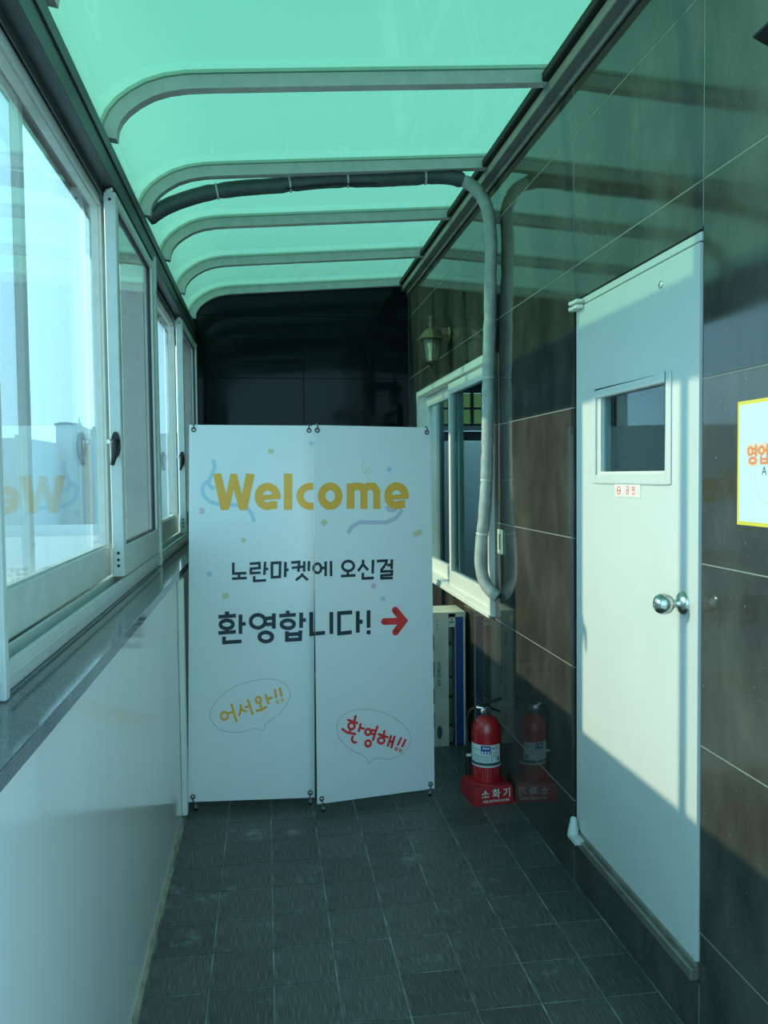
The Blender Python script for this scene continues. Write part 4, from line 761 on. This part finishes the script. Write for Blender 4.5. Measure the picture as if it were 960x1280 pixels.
hs = [(ex.x - 0.016, ex.y, 0.447), (ex.x - 0.05, ex.y + 0.006, 0.452), (ex.x - 0.080, ex.y + 0.010, 0.438), (ex.x - 0.094, ex.y + 0.014, 0.40), (ex.x - 0.092, ex.y + 0.018, 0.34), (ex.x - 0.090, ex.y + 0.02, 0.24)]
MB().tube(hs[:2], 0.011, 12).build('hose_collar', M['steel'], fe, smooth=True)
MB().tube(hs[1:], 0.0075, 12).build('hose', M['black_metal'], fe, smooth=True)
MB().tube([(ex.x - 0.090, ex.y + 0.02, 0.24), (ex.x - 0.089, ex.y + 0.02, 0.18), (ex.x - 0.087, ex.y + 0.02, 0.113)], [0.010, 0.013, 0.015], 14).build('nozzle', M['black_metal'], fe, smooth=True)
MB().box((ex.x - 0.100, ex.y + 0.006, 0.208), (ex.x - 0.076, ex.y + 0.012, 0.220)).build('hose_clip', M['tie'], fe)
dr = MB()
for k in range(14):
    a = AC - 60 + k * 9 + random.uniform(-3, 3); z1 = 0.168; z0 = random.uniform(0.10, 0.15); q = band(z0, z1, a, a + random.uniform(1.0, 2.6), RB + 0.0005, 1); dr.add(q.v, q.f)
tag(dr.build('dried_drips', M['drip'], fe), kind='stuff')

# ================================================================== CARTON BEHIND THE BANNER
cb_ = empty('open_carton', (1.03, 4.9, 0)); tag(cb_, 'tall cream carton with a blue panel standing behind the right banner', 'box')
cx0, cx1, cy0, cy1, ch = 0.905, 1.148, 4.765, 5.02, 0.792
b1 = MB(); b1.prism([(cx0, cy0 + 0.02, 0), (cx0 + 0.020, cy0, 0), (1.028, cy0, 0), (1.046, cy0 - 0.002, 0), (1.046, cy0 + 0.05, 0), (1.043, cy0 + 0.05, 0), (1.041, cy0 + 0.004, 0), (cx0 + 0.022, cy0 + 0.004, 0), (cx0 + 0.004, cy0 + 0.022, 0), (cx0 + 0.004, cy1, 0), (cx0, cy1, 0)], (0, 0, ch - 0.028), 0)
b1.build('front_flap', M['card'], cb_, bevel=0.001)
MB().box((cx0 + 0.006, cy1 - 0.004, 0), (cx1, cy1, ch - 0.03)).build('rear_panel', M['card'], cb_)
MB().box((cx1 - 0.012, cy0 + 0.004, 0), (cx1, cy1 - 0.005, ch - 0.03)).build('side_panel', M['card'], cb_)
tp = MB().box((cx0 - 0.002, cy0 - 0.001, ch - 0.006), (cx1 + 0.001, cy1 + 0.001, ch + 0.002)).box((1.0475, cy0 - 0.001, ch - 0.085), (1.088, cy0 + 0.004, ch - 0.006)).box((cx0 - 0.002, cy0 - 0.001, ch - 0.028), (cx1 + 0.001, cy0 + 0.003, ch - 0.006))
tpo = tp.build('top_flap', M['card'], cb_)
MB().box((1.090, cy0, 0.004), (1.134, cy0 + 0.014, ch - 0.03)).build('blue_panel', M['card_blue'], cb_, bevel=0.002)
MB().box((1.087, cy0 + 0.002, 0.0), (1.0895, cy0 + 0.016, ch - 0.03)).build('panel_edge', M['card'], cb_)
wrp = MB()
zz = 0.01
for h in (0.10, 0.17, 0.12, 0.20, 0.12):
    wrp.box((1.046, cy0 + random.uniform(0.03, 0.055), zz), (1.086, cy0 + 0.2, zz + h - 0.006)); zz += h
wrp.build('wrapped_contents', M['foam'], cb_, bevel=0.012, seg=3, smooth=True)
text_on('lettering', 'HYBRID AIR', 0.030, (0.987, cy0 - 0.0012, 0.43), (0, 0, -1), (1, 0, 0), M['label_ink'], cb_, 0.0004, 0.9)
sl_ = MB()
for z in (0.62, 0.46, 0.30, 0.155): sl_.box((0.9545, cy0 - 0.0010, z - 0.045), (0.960, cy0 + 0.001, z + 0.045))
tag(sl_.build('hand_slot', M['dark_gap'], cb_), kind='stuff')
ov = MB().prism([(0.990 + 0.016 * math.cos(t), cy0 - 0.001, 0.085 + 0.040 * math.sin(t)) for t in [2 * PI * k / 20 for k in range(20)]], (0, 0.0015, 0), 0); ov.build('oval_mark', M['label_ink'], cb_)
bd = MB()
for i in range(3):
    for j in range(3):
        if (i + j) % 2 == 0 or i == 1: bd.box((1.053 + i * 0.010, cy0 - 0.002, ch - 0.062 + j * 0.016), (1.060 + i * 0.010, cy0 - 0.0011, ch - 0.052 + j * 0.016))
for k in range(3): bd.box((0.976, cy0 - 0.001, 0.742 - k * 0.022), (0.984, cy0 + 0.001, 0.748 - k * 0.022))
tag(bd.build('printed_mark', M['label_ink'], cb_), kind='stuff')

# ================================================================== POSTER AND SWITCH
po = empty('poster', (XR, 1.74, 1.62)); tag(po, 'pale blue poster with yellow border at the right edge on the stone wall', 'poster')
y1_, y0_, z0_, z1_ = 1.953, 1.533, 1.467, 1.773; xp = XR - 0.0025
MB().box((xp, y0_, z0_), (XR - 0.0002, y1_, z1_)).build('border', M['poster_yellow'], po)
MB().box((xp - 0.0006, y0_ + 0.009, z0_ + 0.009), (xp, y1_ - 0.009, z1_ - 0.009)).build('sheet', M['poster_paper'], po)
ptx = lambda nm, body, size, y, z, m, b, d, sx=1.0: text_on(nm, body, size, (xp - d, y, z), (0, -1, 0), (0, 0, 1), m, po, b, sx)
ptx('heading_glow', '영업', 0.050, 1.864, 1.636, M['poster_peach'], 0.006, 0.0009)
ptx('heading', '영업', 0.050, 1.864, 1.636, M['poster_orange'], 0.0012, 0.0013)
rg = MB()
for k in range(40):
    a = 2 * PI * k / 40; b = 2 * PI * (k + 1) / 40; f = lambda t, r: (xp - 0.0007, 1.815 - r * math.cos(t), 1.585 + r * math.sin(t))
    rg.add([f(a, 0.062), f(b, 0.062), f(b, 0.0605), f(a, 0.0605)], [(0, 1, 2, 3)])
rg.build('ring', M['poster_tan'], po)
ptx('small_text', 'A', 0.030, 1.838, 1.600, M['poster_ink'], 0.0, 0.0009)

sw = empty('wall_switch', (XR, 4.095, 1.26)); tag(sw, 'small cream switch plate on the stone wall by the pipe', 'switch')
MB().box((XR - 0.008, 4.050, 1.196), (XR - 0.0002, 4.130, 1.320)).build('plate', M['cream_plastic'], sw, bevel=0.002)
MB().box((XR - 0.0095, 4.075, 1.218), (XR - 0.0078, 4.105, 1.298)).build('rocker', M['threshold'], sw, bevel=0.001)
